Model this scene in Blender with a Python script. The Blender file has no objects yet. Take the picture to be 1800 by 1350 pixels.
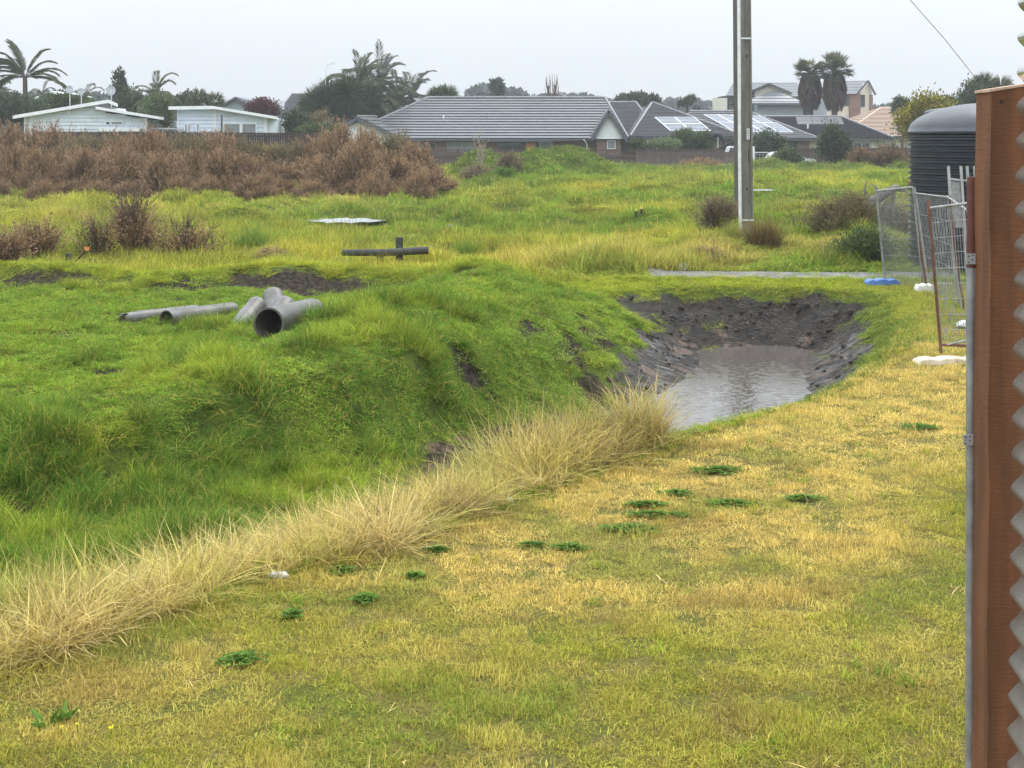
import bpy, math, random
import numpy as np
from mathutils import Vector

R = math.radians
sc = bpy.context.scene
C = sc.collection
PI = math.pi

# ------------------------------------------------------------------ camera
FPX, YH, CH = 2400.0, 245.0, 2.9          # focal length and horizon row in photo pixels, eye height in metres
cam_data = bpy.data.cameras.new('camera')
cam = bpy.data.objects.new('camera', cam_data); C.objects.link(cam)
cam.location = (0, 0, CH); cam.rotation_euler = (R(90), 0, 0)
cam_data.sensor_width = 36.0; cam_data.lens = 36.0 * FPX / 1800.0
cam_data.shift_y = -(675.0 - YH) / 1800.0
cam_data.clip_start = 0.1; cam_data.clip_end = 3000
sc.camera = cam

# ------------------------------------------------------------------ sky, sun, exposure
SUN_EL, SUN_AZ = 50.0, 215.0
w = bpy.data.worlds.new('World'); sc.world = w; w.use_nodes = True
nt = w.node_tree; nt.nodes.clear()
wo = nt.nodes.new('ShaderNodeOutputWorld'); bg = nt.nodes.new('ShaderNodeBackground')
sky = nt.nodes.new('ShaderNodeTexSky'); sky.sky_type = 'NISHITA'; sky.sun_disc = False
sky.sun_elevation = R(SUN_EL); sky.sun_rotation = R(SUN_AZ); sky.air_density = 1.0; sky.dust_density = 5.0
tc = nt.nodes.new('ShaderNodeTexCoord'); sx = nt.nodes.new('ShaderNodeSeparateXYZ')
nt.links.new(tc.outputs['Generated'], sx.inputs[0])
rmp = nt.nodes.new('ShaderNodeMapRange'); rmp.inputs[1].default_value = 0; rmp.inputs[2].default_value = 1
rmp.inputs[3].default_value = 1.0; rmp.inputs[4].default_value = 3.95
nt.links.new(sx.outputs[2], rmp.inputs[0])
cl = nt.nodes.new('ShaderNodeTexNoise'); cl.inputs['Scale'].default_value = 2.2; cl.inputs['Detail'].default_value = 3
nt.links.new(tc.outputs['Generated'], cl.inputs['Vector'])
clr = nt.nodes.new('ShaderNodeMapRange'); clr.inputs[1].default_value = .3; clr.inputs[2].default_value = .7
clr.inputs[3].default_value = .97; clr.inputs[4].default_value = 1.03
nt.links.new(cl.outputs[0], clr.inputs[0])
mu = nt.nodes.new('ShaderNodeMath'); mu.operation = 'MULTIPLY'
nt.links.new(rmp.outputs[0], mu.inputs[0]); nt.links.new(clr.outputs[0], mu.inputs[1])
vm = nt.nodes.new('ShaderNodeVectorMath'); vm.operation = 'SCALE'
vm.inputs[0].default_value = (5.75, 6.15, 6.5)
nt.links.new(mu.outputs[0], vm.inputs['Scale'])
mx = nt.nodes.new('ShaderNodeMix'); mx.data_type = 'RGBA'; mx.inputs['Factor'].default_value = 0.94
nt.links.new(sky.outputs[0], mx.inputs[6]); nt.links.new(vm.outputs[0], mx.inputs[7])
nt.links.new(mx.outputs[2], bg.inputs['Color']); bg.inputs['Strength'].default_value = 0.1
nt.links.new(bg.outputs[0], wo.inputs['Surface'])

sun_d = bpy.data.lights.new('sun', 'SUN'); sun_d.energy = 0.9; sun_d.angle = R(30); sun_d.color = (1, .96, .9)
sun = bpy.data.objects.new('sun', sun_d); C.objects.link(sun)
sun.rotation_euler = (R(90 - SUN_EL), 0, R(180 - SUN_AZ + 180))
sun.location = (0, 0, 30)
sc.view_settings.view_transform = 'Standard'; sc.view_settings.look = 'None'
sc.view_settings.exposure = 0.4; sc.view_settings.gamma = 1.0
sc.cycles.max_bounces = 6; sc.cycles.diffuse_bounces = 3; sc.cycles.glossy_bounces = 3
sc.cycles.transmission_bounces = 4; sc.cycles.transparent_max_bounces = 4; sc.cycles.volume_bounces = 0
sc.cycles.caustics_reflective = False; sc.cycles.caustics_refractive = False
sc.cycles.use_denoising = True

# ------------------------------------------------------------------ numeric helpers
rng = np.random.default_rng(7)
random.seed(5)
def _hash(i, j, s):
    n = (i.astype(np.int64) * 374761393 + j.astype(np.int64) * 668265263 + s * 974634777) & 0x7fffffff
    n = ((n ^ (n >> 13)) * 1274126177) & 0x7fffffff
    return ((n ^ (n >> 16)) & 0xffff) / 65535.0
def vnoise(x, y, s=0):
    x = np.asarray(x, float); y = np.asarray(y, float)
    xi = np.floor(x); yi = np.floor(y); fx = x - xi; fy = y - yi
    fx = fx*fx*(3-2*fx); fy = fy*fy*(3-2*fy)
    a = _hash(xi, yi, s); b = _hash(xi+1, yi, s); c = _hash(xi, yi+1, s); d = _hash(xi+1, yi+1, s)
    return (a*(1-fx)+b*fx)*(1-fy)+(c*(1-fx)+d*fx)*fy
def fbm(x, y, sc_=1.0, o=3, s=0):
    v = 0; amp = .5; t = 0
    for k in range(o):
        v = v + amp*vnoise(np.asarray(x)*sc_+k*17.3, np.asarray(y)*sc_-k*9.1, s+k); t += amp; amp *= .5; sc_ *= 2.07
    return v/t
def sst(a, b, x):
    t = np.clip((np.asarray(x, float)-a)/(b-a), 0, 1); return t*t*(3-2*t)
def seg_dist(X, Y, pts, closed=False):
    p = np.array(pts, float); q = np.roll(p, -1, 0)
    if not closed: p, q = p[:-1], q[:-1]
    best = np.full(X.shape, 1e9)
    for (ax, ay), (bx, by) in zip(p, q):
        dx, dy = bx-ax, by-ay
        t = np.clip(((X-ax)*dx+(Y-ay)*dy)/(dx*dx+dy*dy), 0, 1)
        best = np.minimum(best, np.hypot(X-ax-t*dx, Y-ay-t*dy))
    return best
def inside(X, Y, pts):
    p = np.array(pts, float); q = np.roll(p, -1, 0); r = np.zeros(X.shape, bool)
    for (ax, ay), (bx, by) in zip(p, q):
        if ay == by: continue
        c = ((ay > Y) != (by > Y)) & (X < (bx-ax)*(Y-ay)/(by-ay)+ax)
        r ^= c
    return r
def gauss(X, Y, cx, cy, sx_, sy_, rot=0):
    c, s = math.cos(R(rot)), math.sin(R(rot))
    u = (X-cx)*c+(Y-cy)*s; v = -(X-cx)*s+(Y-cy)*c
    return np.exp(-(u/sx_)**2-(v/sy_)**2)
def at(x, y, Y): return Vector(((x-900)*Y/FPX, Y, CH-(y-YH)*Y/FPX))
def px2X(x, Y): return (x-900)*Y/FPX

# ------------------------------------------------------------------ lie of the land
EDGE = [(-7,1.8),(-2.8,7.4),(-1.5,9.1),(-.4,10.3),(.5,11.5),(1.5,13.1),(3.35,15.1),(4.05,16.2),(5.7,19.6),(6.8,23.6),(7.0,25.4)]
OUTER = EDGE+[(5.5,26.6),(3,26.8),(1.7,26),(1.2,23.5),(.7,21.5),(-.1,19.2),(-1.1,17.3),(-2.5,15.4),(-4.4,13.1),(-7,10.5),(-10.5,6)]
INNER = [(-9.6,4.2),(-4.2,10.1),(-1.8,13.3),(-.3,14.9),(1,16.6),(2.7,17.3),(3.35,18.4),(3.8,20.3),(4.25,22.5),(4.75,24.0),(4.65,24.6),(4.1,24.4),(3.85,23),(3.4,21.4),(2.75,20),(1.3,19.0),(.2,17.7),(-.9,16.2),(-2.3,14.7),(-4.8,11.6),(-9.9,4.9)]
CREST = [(-.5,25.2),(-.6,23.6),(-.9,21.6),(-1.4,19.6),(-2.2,17.7),(-3.5,15.6),(-5.4,13.4),(-9,9.7)]
LAWN = EDGE+[(6.3,27.0),(12,28.2),(40,30),(40,-40),(-40,-40)]
WATER_Z = -.9
MUDSPOTS = [  # bare patches seen on the grass bank: x, y, rx, ry
    (-3.2,17.0,.5,.35),(-1.5,15.2,.5,.25),(-.35,15.6,.9,.5),(-4.5,14.6,.5,.3),(-3.8,14.3,.35,.25),(-5.2,16.5,.9,.25),
    (-6.2,19.6,1.0,.3),(-4.6,20.2,.5,.2),(-.1,22.0,.22,.8),(.25,20.3,.25,.7),(.9,20.6,.3,.7),(1.2,19.6,.3,.5),
    (-3.9,25.5,1.7,.75),(-5.9,25.2,1.2,.35),(-8.8,25.6,1.1,.5),(-9.2,23.4,.8,.3),(-2.2,25.3,.8,.4),(-.9,23.6,.4,.4),
    (-5.2,12.6,.5,.3),(-4.3,12.2,.4,.2),(-6.5,13.2,.5,.3),(-2.9,12.9,.3,.2),(-2.2,18.3,.5,.2),(-3.4,16.1,.3,.15),
    (-1.3,22.6,.5,.5),(-1.9,24.6,.6,.3),(-.9,24.9,.6,.25),(-2.6,21.2,.5,.2),(.35,21.6,.25,.6),(1.35,21.6,.35,.5),(1.0,22.6,.25,.5),(-.5,17.9,.3,.3),(-6.6,17.6,.6,.15),(-7.4,20.8,.9,.18),
    (-4.4,13.5,.35,.15),(-3.2,13.6,.3,.12)]

def mask_spots(X, Y):
    m = np.zeros(X.shape)
    wx = X+.5*(fbm(X, Y, 2.1, 3, 41)-.5); wy = Y+.5*(fbm(X, Y, 2.3, 3, 42)-.5)
    for (a, b, c, d) in MUDSPOTS: m = np.maximum(m, np.exp(-((wx-a)/c)**2-((wy-b)/d)**2))
    lf = inside(X, Y, [(-.8,25.4),(-.9,21.6),(-1.4,19.6),(-2.2,17.7),(-3.5,15.6),(-5.4,13.4),(-9,9.7),(-30,8),(-30,27),(-.8,27)]);  lf = lf & ~inside(X, Y, OUTER)
    s_ = sst(.635, .70, fbm(X*.8, Y*2.0, .9, 4, 43))*lf*(Y < 28)
    return np.maximum(m, .8*s_)

def base_h(X, Y):
    g = .35*sst(45, 110, Y)
    g = g+1.75*sst(68, 92, Y)*sst(-10, -17, X)
    hum = sst(28, 34, Y)
    g = g+hum*(.30*(fbm(X, Y, .28, 3, 3)-.5)+(.2+.32*sst(36, 48, Y))*(fbm(X, Y, .62, 2, 5)-.5)*2)*(1-sst(118, 130, Y))
    g = g+hum*sst(60, 80, Y)*.5*(fbm(X, Y, .22, 2, 8)-.4)*(1-sst(112, 122, Y))
    g = g+1.75*gauss(X, Y, 1.3, 88, 3.3, 3.5)+1.15*gauss(X, Y, 4.3, 88, 1.7, 2.5)+1.25*gauss(X, Y, -2.3, 87, 1.35, 2.5)
    g = g+.38*np.exp(-((Y-104)/3.2)**2)*sst(14, 19, X)*(.9+.2*np.sin(X*.7))
    # hummocks round the pole and along the track
    g = g+.3*gauss(X, Y, 8.6, 36.6, 1.0, 2.0)+.14*gauss(X, Y, 5.2, 38, 1.2, 2)+.42*gauss(X, Y, 1.9, 30.6, 1.5, 1.3)+.3*gauss(X, Y, 4.6, 33.5, 2, 1.5)
    g = g+.3*gauss(X, Y, 9.4, 34, 1.8, 2)
    # plateau, bund and cross berm
    onl = sst(.4, -.8, X-.0)*sst(31, 27.5, Y)
    left = inside(X, Y, CREST+[(-40, 11), (-40, 27), (-.5, 27)])
    dC = seg_dist(X, Y, CREST)
    pl = np.where(left, 1.0, np.exp(-(dC/.9)**2))*sst(28.5, 26.8, Y)
    hC = .36*sst(-5.0, -1.4, X)+.05
    g = g+pl*.1+hC*np.exp(-(dC/1.25)**2.4)*sst(27, 25.2, Y)
    berm = np.exp(-((Y-26.4+.3*np.sin(X*.7))/.95)**2)*sst(.7, -.4, X)*(.3+.08*np.sin(X*1.3+1))
    g = g+berm
    lum = left*sst(28, 25, Y)
    g = g+lum*(.14*(fbm(X, Y, 1.1, 3, 11)-.5)+.05*(fbm(X, Y, 3.5, 2, 12)-.5))
    # lawn: gently uneven
    law = sst(29, 26, Y)*(~left)
    g = g+law*.05*(fbm(X, Y, .5, 3, 21)-.5)
    # gravel track runs flat
    tr = np.exp(-((Y-29.3)/1.0)**4)*sst(2.6, 3.6, X)
    g = g*(1-tr)+0.0*tr
    return g

def ground(X, Y):
    X = np.asarray(X, float); Y = np.asarray(Y, float)
    g = base_h(X, Y)
    near = (Y < 29) & (X > -14) & (X < 9)
    dO = seg_dist(X, Y, OUTER, True); dP = seg_dist(X, Y, INNER, True)
    inO = inside(X, Y, OUTER); inP = inside(X, Y, INNER)
    fl = np.interp(X, [-8, -4, -1, 1, 2.2], [-.4, -.5, -.78, -.88, -1.04])
    r = dO/(dO+dP+1e-6); r = 1-(1-r)**1.35
    r = r*r*(3-2*r)*.45+r*.55
    r = np.where(inP, 1, r)
    ero = (.16*(fbm(X*1.0, Y*1.0, 2.2, 3, 31)-.5)+.13*(fbm(X, Y, 4.2, 3, 33)-.5))*np.clip(r*(1-r)*4, 0, 1)
    z = g*(1-r)+fl*r+ero*sst(-3, 1, X)
    z = np.where(inO & near, z, g)
    z = z-.05*mask_spots(X, Y)*(Y < 28)
    return z

def wetmud(X, Y):
    """1 where the bank round the pond is bare earth"""
    dO = seg_dist(X, Y, OUTER, True); inO = inside(X, Y, OUTER); dP = seg_dist(X, Y, INNER, True); inP = inside(X, Y, INNER)
    r = np.where(inP, 1, dO/(dO+dP+1e-6))*inO
    n = fbm(X, Y, 1.4, 3, 51)
    m = sst(.27, .45, r+.35*(n-.5))*sst(1.6, 2.4, X-.25*(Y-20)*.4+.5)*sst(16.2, 18.2, Y)
    far = sst(24.6, 25.2, Y+.5*(n-.5))*sst(.06, .22, r+.3*(n-.5))*sst(1.2, 2.0, X)
    m = np.maximum(m, far)
    # green foot of the right bank, then a dark patch on its shoulder
    rb = (X > 3.6)*sst(24.6, 23.6, Y)*sst(16.5, 18, Y)
    m = m*(1-rb)+rb*sst(.22, .36, r+.22*(n-.5))
    m = np.maximum(m, .95*gauss(X, Y, 5.15, 20.9, .35, .8, -15))
    fl = np.where(inP, 1, r)*sst(.74, .92, r+.25*(n-.5))*sst(-1.6, -.6, X)
    return np.clip(np.maximum(m, fl), 0, 1)

def scum_fields(X, Y):
    lawn = inside(X, Y, LAWN) & (Y < 28)
    dE = seg_dist(X, Y, EDGE)
    stripline = [(-7,1.8),(-2.8,7.4),(-1.5,9.1),(-.4,10.3),(.5,11.5),(1.42,13.0)]
    dS = seg_dist(X, Y, stripline)
    return lawn, dE, dS

# ------------------------------------------------------------------ materials
def new_mat(name):
    m = bpy.data.materials.new(name); m.use_nodes = True
    t = m.node_tree; t.nodes.clear()
    o = t.nodes.new('ShaderNodeOutputMaterial')
    return m, t, o
def N(t, k, **kw):
    n = t.nodes.new(k)
    for a, b in kw.items():
        if a.startswith('i_'): n.inputs[a[2:]].default_value = b
        elif a.startswith('n_'): n.inputs[int(a[2:])].default_value = b
        else: setattr(n, a, b)
    return n
def c4(c): return (c[0], c[1], c[2], 1)
def mixc(t, fac, a, b):
    m = N(t, 'ShaderNodeMix', data_type='RGBA')
    if isinstance(fac, (int, float)): m.inputs['Factor'].default_value = fac
    else: t.links.new(fac, m.inputs['Factor'])
    for k, v in ((6, a), (7, b)):
        if isinstance(v, tuple): m.inputs[k].default_value = c4(v)
        else: t.links.new(v, m.inputs[k])
    return m.outputs[2]
def ramp01(t, src, a, b):
    m = N(t, 'ShaderNodeMapRange', interpolation_type='SMOOTHSTEP'); m.inputs[1].default_value = a; m.inputs[2].default_value = b
    t.links.new(src, m.inputs[0]); return m.outputs[0]
def noise(t, scale, detail=4, vec=None, rough=.55):
    n = N(t, 'ShaderNodeTexNoise'); n.inputs['Scale'].default_value = scale; n.inputs['Detail'].default_value = detail
    n.inputs['Roughness'].default_value = rough
    if vec is not None: t.links.new(vec, n.inputs['Vector'])
    return n.outputs[0]
def objvec(t, sc3=(1, 1, 1)):
    c = N(t, 'ShaderNodeTexCoord'); m = N(t, 'ShaderNodeMapping'); m.inputs['Scale'].default_value = sc3
    t.links.new(c.outputs['Object'], m.inputs['Vector']); return m.outputs[0]

def paint(name, c1, c2=None, rough=.6, scale=3, stretch=(1, 1, 1), spec=.4, metal=0, bump=0, bscale=20, dirt=None, dscale=1.2, damt=.5):
    """a plain surface with two-tone mottling, optional dirt and bump"""
    m, t, o = new_mat(name)
    c2 = c2 or tuple(v*.75 for v in c1)
    v = objvec(t, stretch)
    col = mixc(t, ramp01(t, noise(t, scale, 5, v), .35, .65), c1, c2)
    if dirt:
        col = mixc(t, ramp01(t, noise(t, dscale, 6, v, .7), .62-damt*.3, .85-damt*.2), col, dirt)
    p = N(t, 'ShaderNodeBsdfPrincipled'); t.links.new(col, p.inputs['Base Color'])
    p.inputs['Roughness'].default_value = rough; p.inputs['Specular IOR Level'].default_value = spec
    p.inputs['Metallic'].default_value = metal
    if bump:
        b = N(t, 'ShaderNodeBump'); b.inputs['Strength'].default_value = bump; b.inputs['Distance'].default_value = .02
        t.links.new(noise(t, bscale, 5, v), b.inputs['Height']); t.links.new(b.outputs[0], p.inputs['Normal'])
    t.links.new(p.outputs[0], o.inputs['Surface'])
    return m

def leafmat(name, stops, trans=.35, attr='bc', gloss=.08, blotch=None):
    gloss *= .22
    """leaf material: colour per leaf from the mesh attribute, plus see-through light"""
    m, t, o = new_mat(name)
    a = N(t, 'ShaderNodeAttribute', attribute_name=attr)
    s = N(t, 'ShaderNodeSeparateColor'); t.links.new(a.outputs['Color'], s.inputs[0])
    r = N(t, 'ShaderNodeValToRGB'); e = r.color_ramp.elements
    while len(e) < len(stops): e.new(.5)
    for k, (p_, c) in enumerate(stops): e[k].position = p_; e[k].color = c4(c)
    t.links.new(s.outputs[0], r.inputs[0])
    col = r.outputs[0]
    if blotch:
        col = mixc(t, ramp01(t, noise(t, blotch[1], 3, objvec(t)), .45, .65), col, blotch[0])
    d = N(t, 'ShaderNodeBsdfDiffuse'); tr = N(t, 'ShaderNodeBsdfTranslucent'); mxs = N(t, 'ShaderNodeMixShader'); mxs.inputs[0].default_value = trans
    t.links.new(col, d.inputs[0]); t.links.new(col, tr.inputs[0]); t.links.new(d.outputs[0], mxs.inputs[1]); t.links.new(tr.outputs[0], mxs.inputs[2])
    g = N(t, 'ShaderNodeBsdfGlossy'); g.inputs['Roughness'].default_value = .45; g.inputs[0].default_value = (.9, .95, 1, 1)
    m2 = N(t, 'ShaderNodeMixShader'); m2.inputs[0].default_value = gloss
    t.links.new(mxs.outputs[0], m2.inputs[1]); t.links.new(g.outputs[0], m2.inputs[2])
    t.links.new(m2.outputs[0], o.inputs['Surface'])
    return m

def grassmat(name, trans=.4, gloss=.005):
    m, t, o = new_mat(name)
    a = N(t, 'ShaderNodeAttribute', attribute_name='tint', attribute_type='INSTANCER')
    b = N(t, 'ShaderNodeAttribute', attribute_name='bc')
    s = N(t, 'ShaderNodeSeparateColor'); t.links.new(b.outputs['Color'], s.inputs[0])
    # single blades differ: some paler and dry, some deeper
    dry = mixc(t, ramp01(t, s.outputs[0], .66, 1.0), a.outputs['Color'], (.52, .40, .10))
    v = N(t, 'ShaderNodeMapRange'); v.inputs[3].default_value = .55; v.inputs[4].default_value = 1.55
    t.links.new(s.outputs[1], v.inputs[0])
    sc_ = N(t, 'ShaderNodeVectorMath', operation='SCALE'); t.links.new(dry, sc_.inputs[0]); t.links.new(v.outputs[0], sc_.inputs['Scale'])
    d = N(t, 'ShaderNodeBsdfDiffuse'); tr = N(t, 'ShaderNodeBsdfTranslucent'); mxs = N(t, 'ShaderNodeMixShader'); mxs.inputs[0].default_value = trans
    t.links.new(sc_.outputs[0], d.inputs[0]); t.links.new(sc_.outputs[0], tr.inputs[0]); t.links.new(d.outputs[0], mxs.inputs[1]); t.links.new(tr.outputs[0], mxs.inputs[2])
    g = N(t, 'ShaderNodeBsdfGlossy'); g.inputs['Roughness'].default_value = .4
    m2 = N(t, 'ShaderNodeMixShader'); m2.inputs[0].default_value = gloss
    t.links.new(mxs.outputs[0], m2.inputs[1]); t.links.new(g.outputs[0], m2.inputs[2])
    t.links.new(m2.outputs[0], o.inputs['Surface'])
    return m

# ------------------------------------------------------------------ terrain sheet
def grid_mesh(name, X, Y, Z):
    n, m = X.shape
    me = bpy.data.meshes.new(name)
    me.vertices.add(n*m); me.vertices.foreach_set('co', np.stack([X, Y, Z], -1).reshape(-1).astype('f4'))
    i = np.arange(n*m).reshape(n, m)
    q = np.stack([i[:-1, :-1], i[:-1, 1:], i[1:, 1:], i[1:, :-1]], -1).reshape(-1, 4)
    me.loops.add(q.size); me.loops.foreach_set('vertex_index', q.reshape(-1).astype('i4'))
    me.polygons.add(len(q)); me.polygons.foreach_set('loop_start', (np.arange(len(q))*4).astype('i4'))
    me.polygons.foreach_set('use_smooth', np.ones(len(q), bool))
    me.update(); me.validate()
    return me
def tag(o, label=None, cat=None, group=None, kind=None):
    if label: o['label'] = label
    if cat: o['category'] = cat
    if group: o['group'] = group
    if kind: o['kind'] = kind
    return o
def link(name, me, mat=None, parent=None):
    o = bpy.data.objects.new(name, me); C.objects.link(o)
    if mat and not me.materials: me.materials.append(mat)
    if parent:
        o.parent = parent; o.location = -parent.location if False else (0, 0, 0)
    return o

ys = np.concatenate([np.linspace(-40, 1, 14), 1.6*np.exp(np.linspace(0, math.log(165/1.6), 1000)), np.linspace(180, 900, 16)])
us = np.linspace(-1, 1, 560)
YY, UU = np.meshgrid(ys, us, indexing='ij')
XX = UU*(np.abs(YY)*.52+6)
ZZ = ground(XX, YY)
ground_me = grid_mesh('ground', XX, YY, ZZ)
mudm = wetmud(XX, YY)*(YY < 29); spots = mask_spots(XX, YY)*(YY < 29)
lawnm, dE, dS = scum_fields(XX, YY)
lawnf = lawnm*1.0
col = np.stack([mudm, np.clip(spots, 0, 1), lawnf, np.ones_like(mudm)], -1).reshape(-1)
ca = ground_me.color_attributes.new('mask', 'FLOAT_COLOR', 'POINT'); ca.data.foreach_set('color', col.astype('f4'))

m, t, o = new_mat('earth_and_turf')
A = N(t, 'ShaderNodeAttribute', attribute_name='mask'); S = N(t, 'ShaderNodeSeparateColor'); t.links.new(A.outputs['Color'], S.inputs[0])
v = objvec(t); 
vs = objvec(t, (1.3, .45, 4.0))
turf = mixc(t, ramp01(t, noise(t, 1.7, 6, v), .4, .62), (.085, .125, .022), (.14, .18, .03))
turf = mixc(t, ramp01(t, noise(t, 14, 4, v), .5, .75), turf, (.055, .045, .022))
lawn = mixc(t, ramp01(t, noise(t, 2.5, 5, v), .4, .6), (.26, .21, .07), (.17, .18, .045))
lawn = mixc(t, ramp01(t, noise(t, 40, 3, v), .5, .7), lawn, (.10, .075, .03))
col_ = mixc(t, S.outputs[2], turf, lawn)
mud = mixc(t, ramp01(t, noise(t, 3.0, 6, vs, .65), .38, .62), (.010, .007, .005), (.040, .026, .018))
mud = mixc(t, ramp01(t, noise(t, 9, 5, v, .7), .52, .66), mud, (.024, .018, .014))
clay = ramp01(t, noise(t, 2.3, 8, objvec(t, (.9, 3.4, 1.3)), .74), .50, .58)
sy = N(t, 'ShaderNodeSeparateXYZ'); gq = N(t, 'ShaderNodeNewGeometry'); t.links.new(gq.outputs['Position'], sy.inputs[0])
cm = N(t, 'ShaderNodeMath', operation='MULTIPLY'); t.links.new(clay, cm.inputs[0]); t.links.new(ramp01(t, sy.outputs[1], 24.7, 23.6), cm.inputs[1])
cm2 = N(t, 'ShaderNodeMath', operation='MULTIPLY'); t.links.new(cm.outputs[0], cm2.inputs[0]); t.links.new(ramp01(t, sy.outputs[0], 1.3, 2.4), cm2.inputs[1])
mud = mixc(t, cm2.outputs[0], mud, (.20, .185, .175))
pk = ramp01(t, noise(t, 1.9, 6, v, .6), .54, .64)
sz = N(t, 'ShaderNodeSeparateXYZ'); gp = N(t, 'ShaderNodeNewGeometry'); t.links.new(gp.outputs['Position'], sz.inputs[0])
low = ramp01(t, sz.outputs[2], -.45, -.75)
lm = N(t, 'ShaderNodeMath', operation='MULTIPLY'); t.links.new(pk, lm.inputs[0]); t.links.new(low, lm.inputs[1])
mud = mixc(t, lm.outputs[0], mud, (.17, .115, .085))
ad = N(t, 'ShaderNodeMath', operation='ADD'); t.links.new(S.outputs[0], ad.inputs[0])
nz = N(t, 'ShaderNodeMath', operation='MULTIPLY_ADD'); t.links.new(noise(t, 6, 5, v), nz.inputs[0]); nz.inputs[1].default_value = .9; nz.inputs[2].default_value = -.45
t.links.new(nz.outputs[0], ad.inputs[1])
mf = ramp01(t, ad.outputs[0], .35, .55)
col_ = mixc(t, mf, col_, mud)
a2 = N(t, 'ShaderNodeMath', operation='ADD'); t.links.new(S.outputs[1], a2.inputs[0]); t.links.new(nz.outputs[0], a2.inputs[1])
sf = ramp01(t, a2.outputs[0], .35, .6)
soil = mixc(t, ramp01(t, noise(t, 11, 5, v), .4, .6), (.032, .025, .018), (.075, .06, .045))
col_ = mixc(t, sf, col_, soil)
p = N(t, 'ShaderNodeBsdfPrincipled'); t.links.new(col_, p.inputs['Base Color'])
rr = N(t, 'ShaderNodeMapRange'); rr.inputs[3].default_value = .9; rr.inputs[4].default_value = .32; t.links.new(mf, rr.inputs[0]); t.links.new(rr.outputs[0], p.inputs['Roughness'])
sp_ = N(t, 'ShaderNodeMapRange'); sp_.inputs[3].default_value = .05; sp_.inputs[4].default_value = .22; t.links.new(mf, sp_.inputs[0]); t.links.new(sp_.outputs[0], p.inputs['Specular IOR Level'])
b = N(t, 'ShaderNodeBump'); b.inputs['Strength'].default_value = 1; b.inputs['Distance'].default_value = .12
hsum = N(t, 'ShaderNodeMath', operation='ADD'); t.links.new(noise(t, 3.6, 9, v, .72), hsum.inputs[0]); t.links.new(noise(t, 16, 5, v, .6), hsum.inputs[1])
t.links.new(hsum.outputs[0], b.inputs['Height']); t.links.new(b.outputs[0], p.inputs['Normal'])
t.links.new(p.outputs[0], o.inputs['Surface'])
g_o = link('ground', ground_me, m); tag(g_o, kind='structure')

# ------------------------------------------------------------------ water, puddles and gravel
m, t, o = new_mat('pond_water')
p = N(t, 'ShaderNodeBsdfPrincipled'); p.inputs['Base Color'].default_value = (.085, .068, .06, 1); p.inputs['Roughness'].default_value = .04
p.inputs['IOR'].default_value = 1.6; p.inputs['Specular IOR Level'].default_value = 1.0
b = N(t, 'ShaderNodeBump'); b.inputs['Strength'].default_value = .16; b.inputs['Distance'].default_value = .02
h1 = noise(t, 7, 4, objvec(t, (1, .5, 1))); vo = N(t, 'ShaderNodeTexVoronoi'); vo.inputs['Scale'].default_value = 5.5; t.links.new(objvec(t), vo.inputs['Vector'])
wv = N(t, 'ShaderNodeMath', operation='SINE'); ml = N(t, 'ShaderNodeMath', operation='MULTIPLY'); ml.inputs[1].default_value = 45; t.links.new(vo.outputs['Distance'], ml.inputs[0]); t.links.new(ml.outputs[0], wv.inputs[0])
ms = N(t, 'ShaderNodeMath', operation='MULTIPLY_ADD'); t.links.new(wv.outputs[0], ms.inputs[0]); ms.inputs[1].default_value = .1; t.links.new(h1, ms.inputs[2])
t.links.new(ms.outputs[0], b.inputs['Height']); t.links.new(b.outputs[0], p.inputs['Normal']); t.links.new(p.outputs[0], o.inputs['Surface'])
MWATER = m
def flat_poly(name, pts, mat, z=None, lift=.0):
    me = bpy.data.meshes.new(name)
    me.from_pydata([(x, y, z if z is not None else float(ground(np.array([x]), np.array([y]))[0])+lift) for x, y in pts], [], [tuple(range(len(pts)))])
    return link(name, me, mat)
tag(flat_poly('pond_water', [(-1.2, 13.6), (3.5, 14.8), (6.6, 21), (6.4, 26), (2, 26), (.6, 21)], MWATER, WATER_Z), kind='structure')
MPUD = paint('puddle_sky_tone', (.30, .31, .31), (.24, .25, .25), .32, 2, spec=1.0, bump=.3, bscale=12)  # pale grey base colour stands in for sky reflected in the puddles
def puddle(x, y, Y, rx, ry):
    X0 = px2X(x, Y); k = 28
    n = [(X0+rx*math.cos(2*PI*i/k)*(1+.25*math.sin(3*i)), Y+ry*math.sin(2*PI*i/k)*(1+.3*math.cos(2.3*i))) for i in range(k)]
    z = float(np.max(ground(np.array([q[0] for q in n]), np.array([q[1] for q in n]))))+.02
    tag(flat_poly('puddle_water', n, MPUD, z), kind='structure')
puddle(612, 405, 43.2, 1.15, 1.2); puddle(1390, 350, 66, 2.6, .9)
# gravel track
tx = np.linspace(2.9, 9.4, 90); ty = np.linspace(28.4, 30.1, 14)
TX, TY = np.meshgrid(tx, ty, indexing='ij')
TYw = TY+.15*np.sin(TX*.6)+(.12*(fbm(TX, TX*0, 1.3, 3, 5)-.5))
TZ = ground(TX, TYw)+.006
edge = np.abs(np.linspace(-1, 1, 14))[None, :]; TZ = TZ+.02-.05*edge**4
m = paint('gravel', (.21, .20, .19), (.13, .125, .12), .7, 8, bump=.6, bscale=60, dirt=(.08, .07, .05), dscale=2.5, damt=.7)
tag(link('gravel_track', grid_mesh('gravel_track', TX, TYw, TZ), m), kind='structure')

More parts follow.
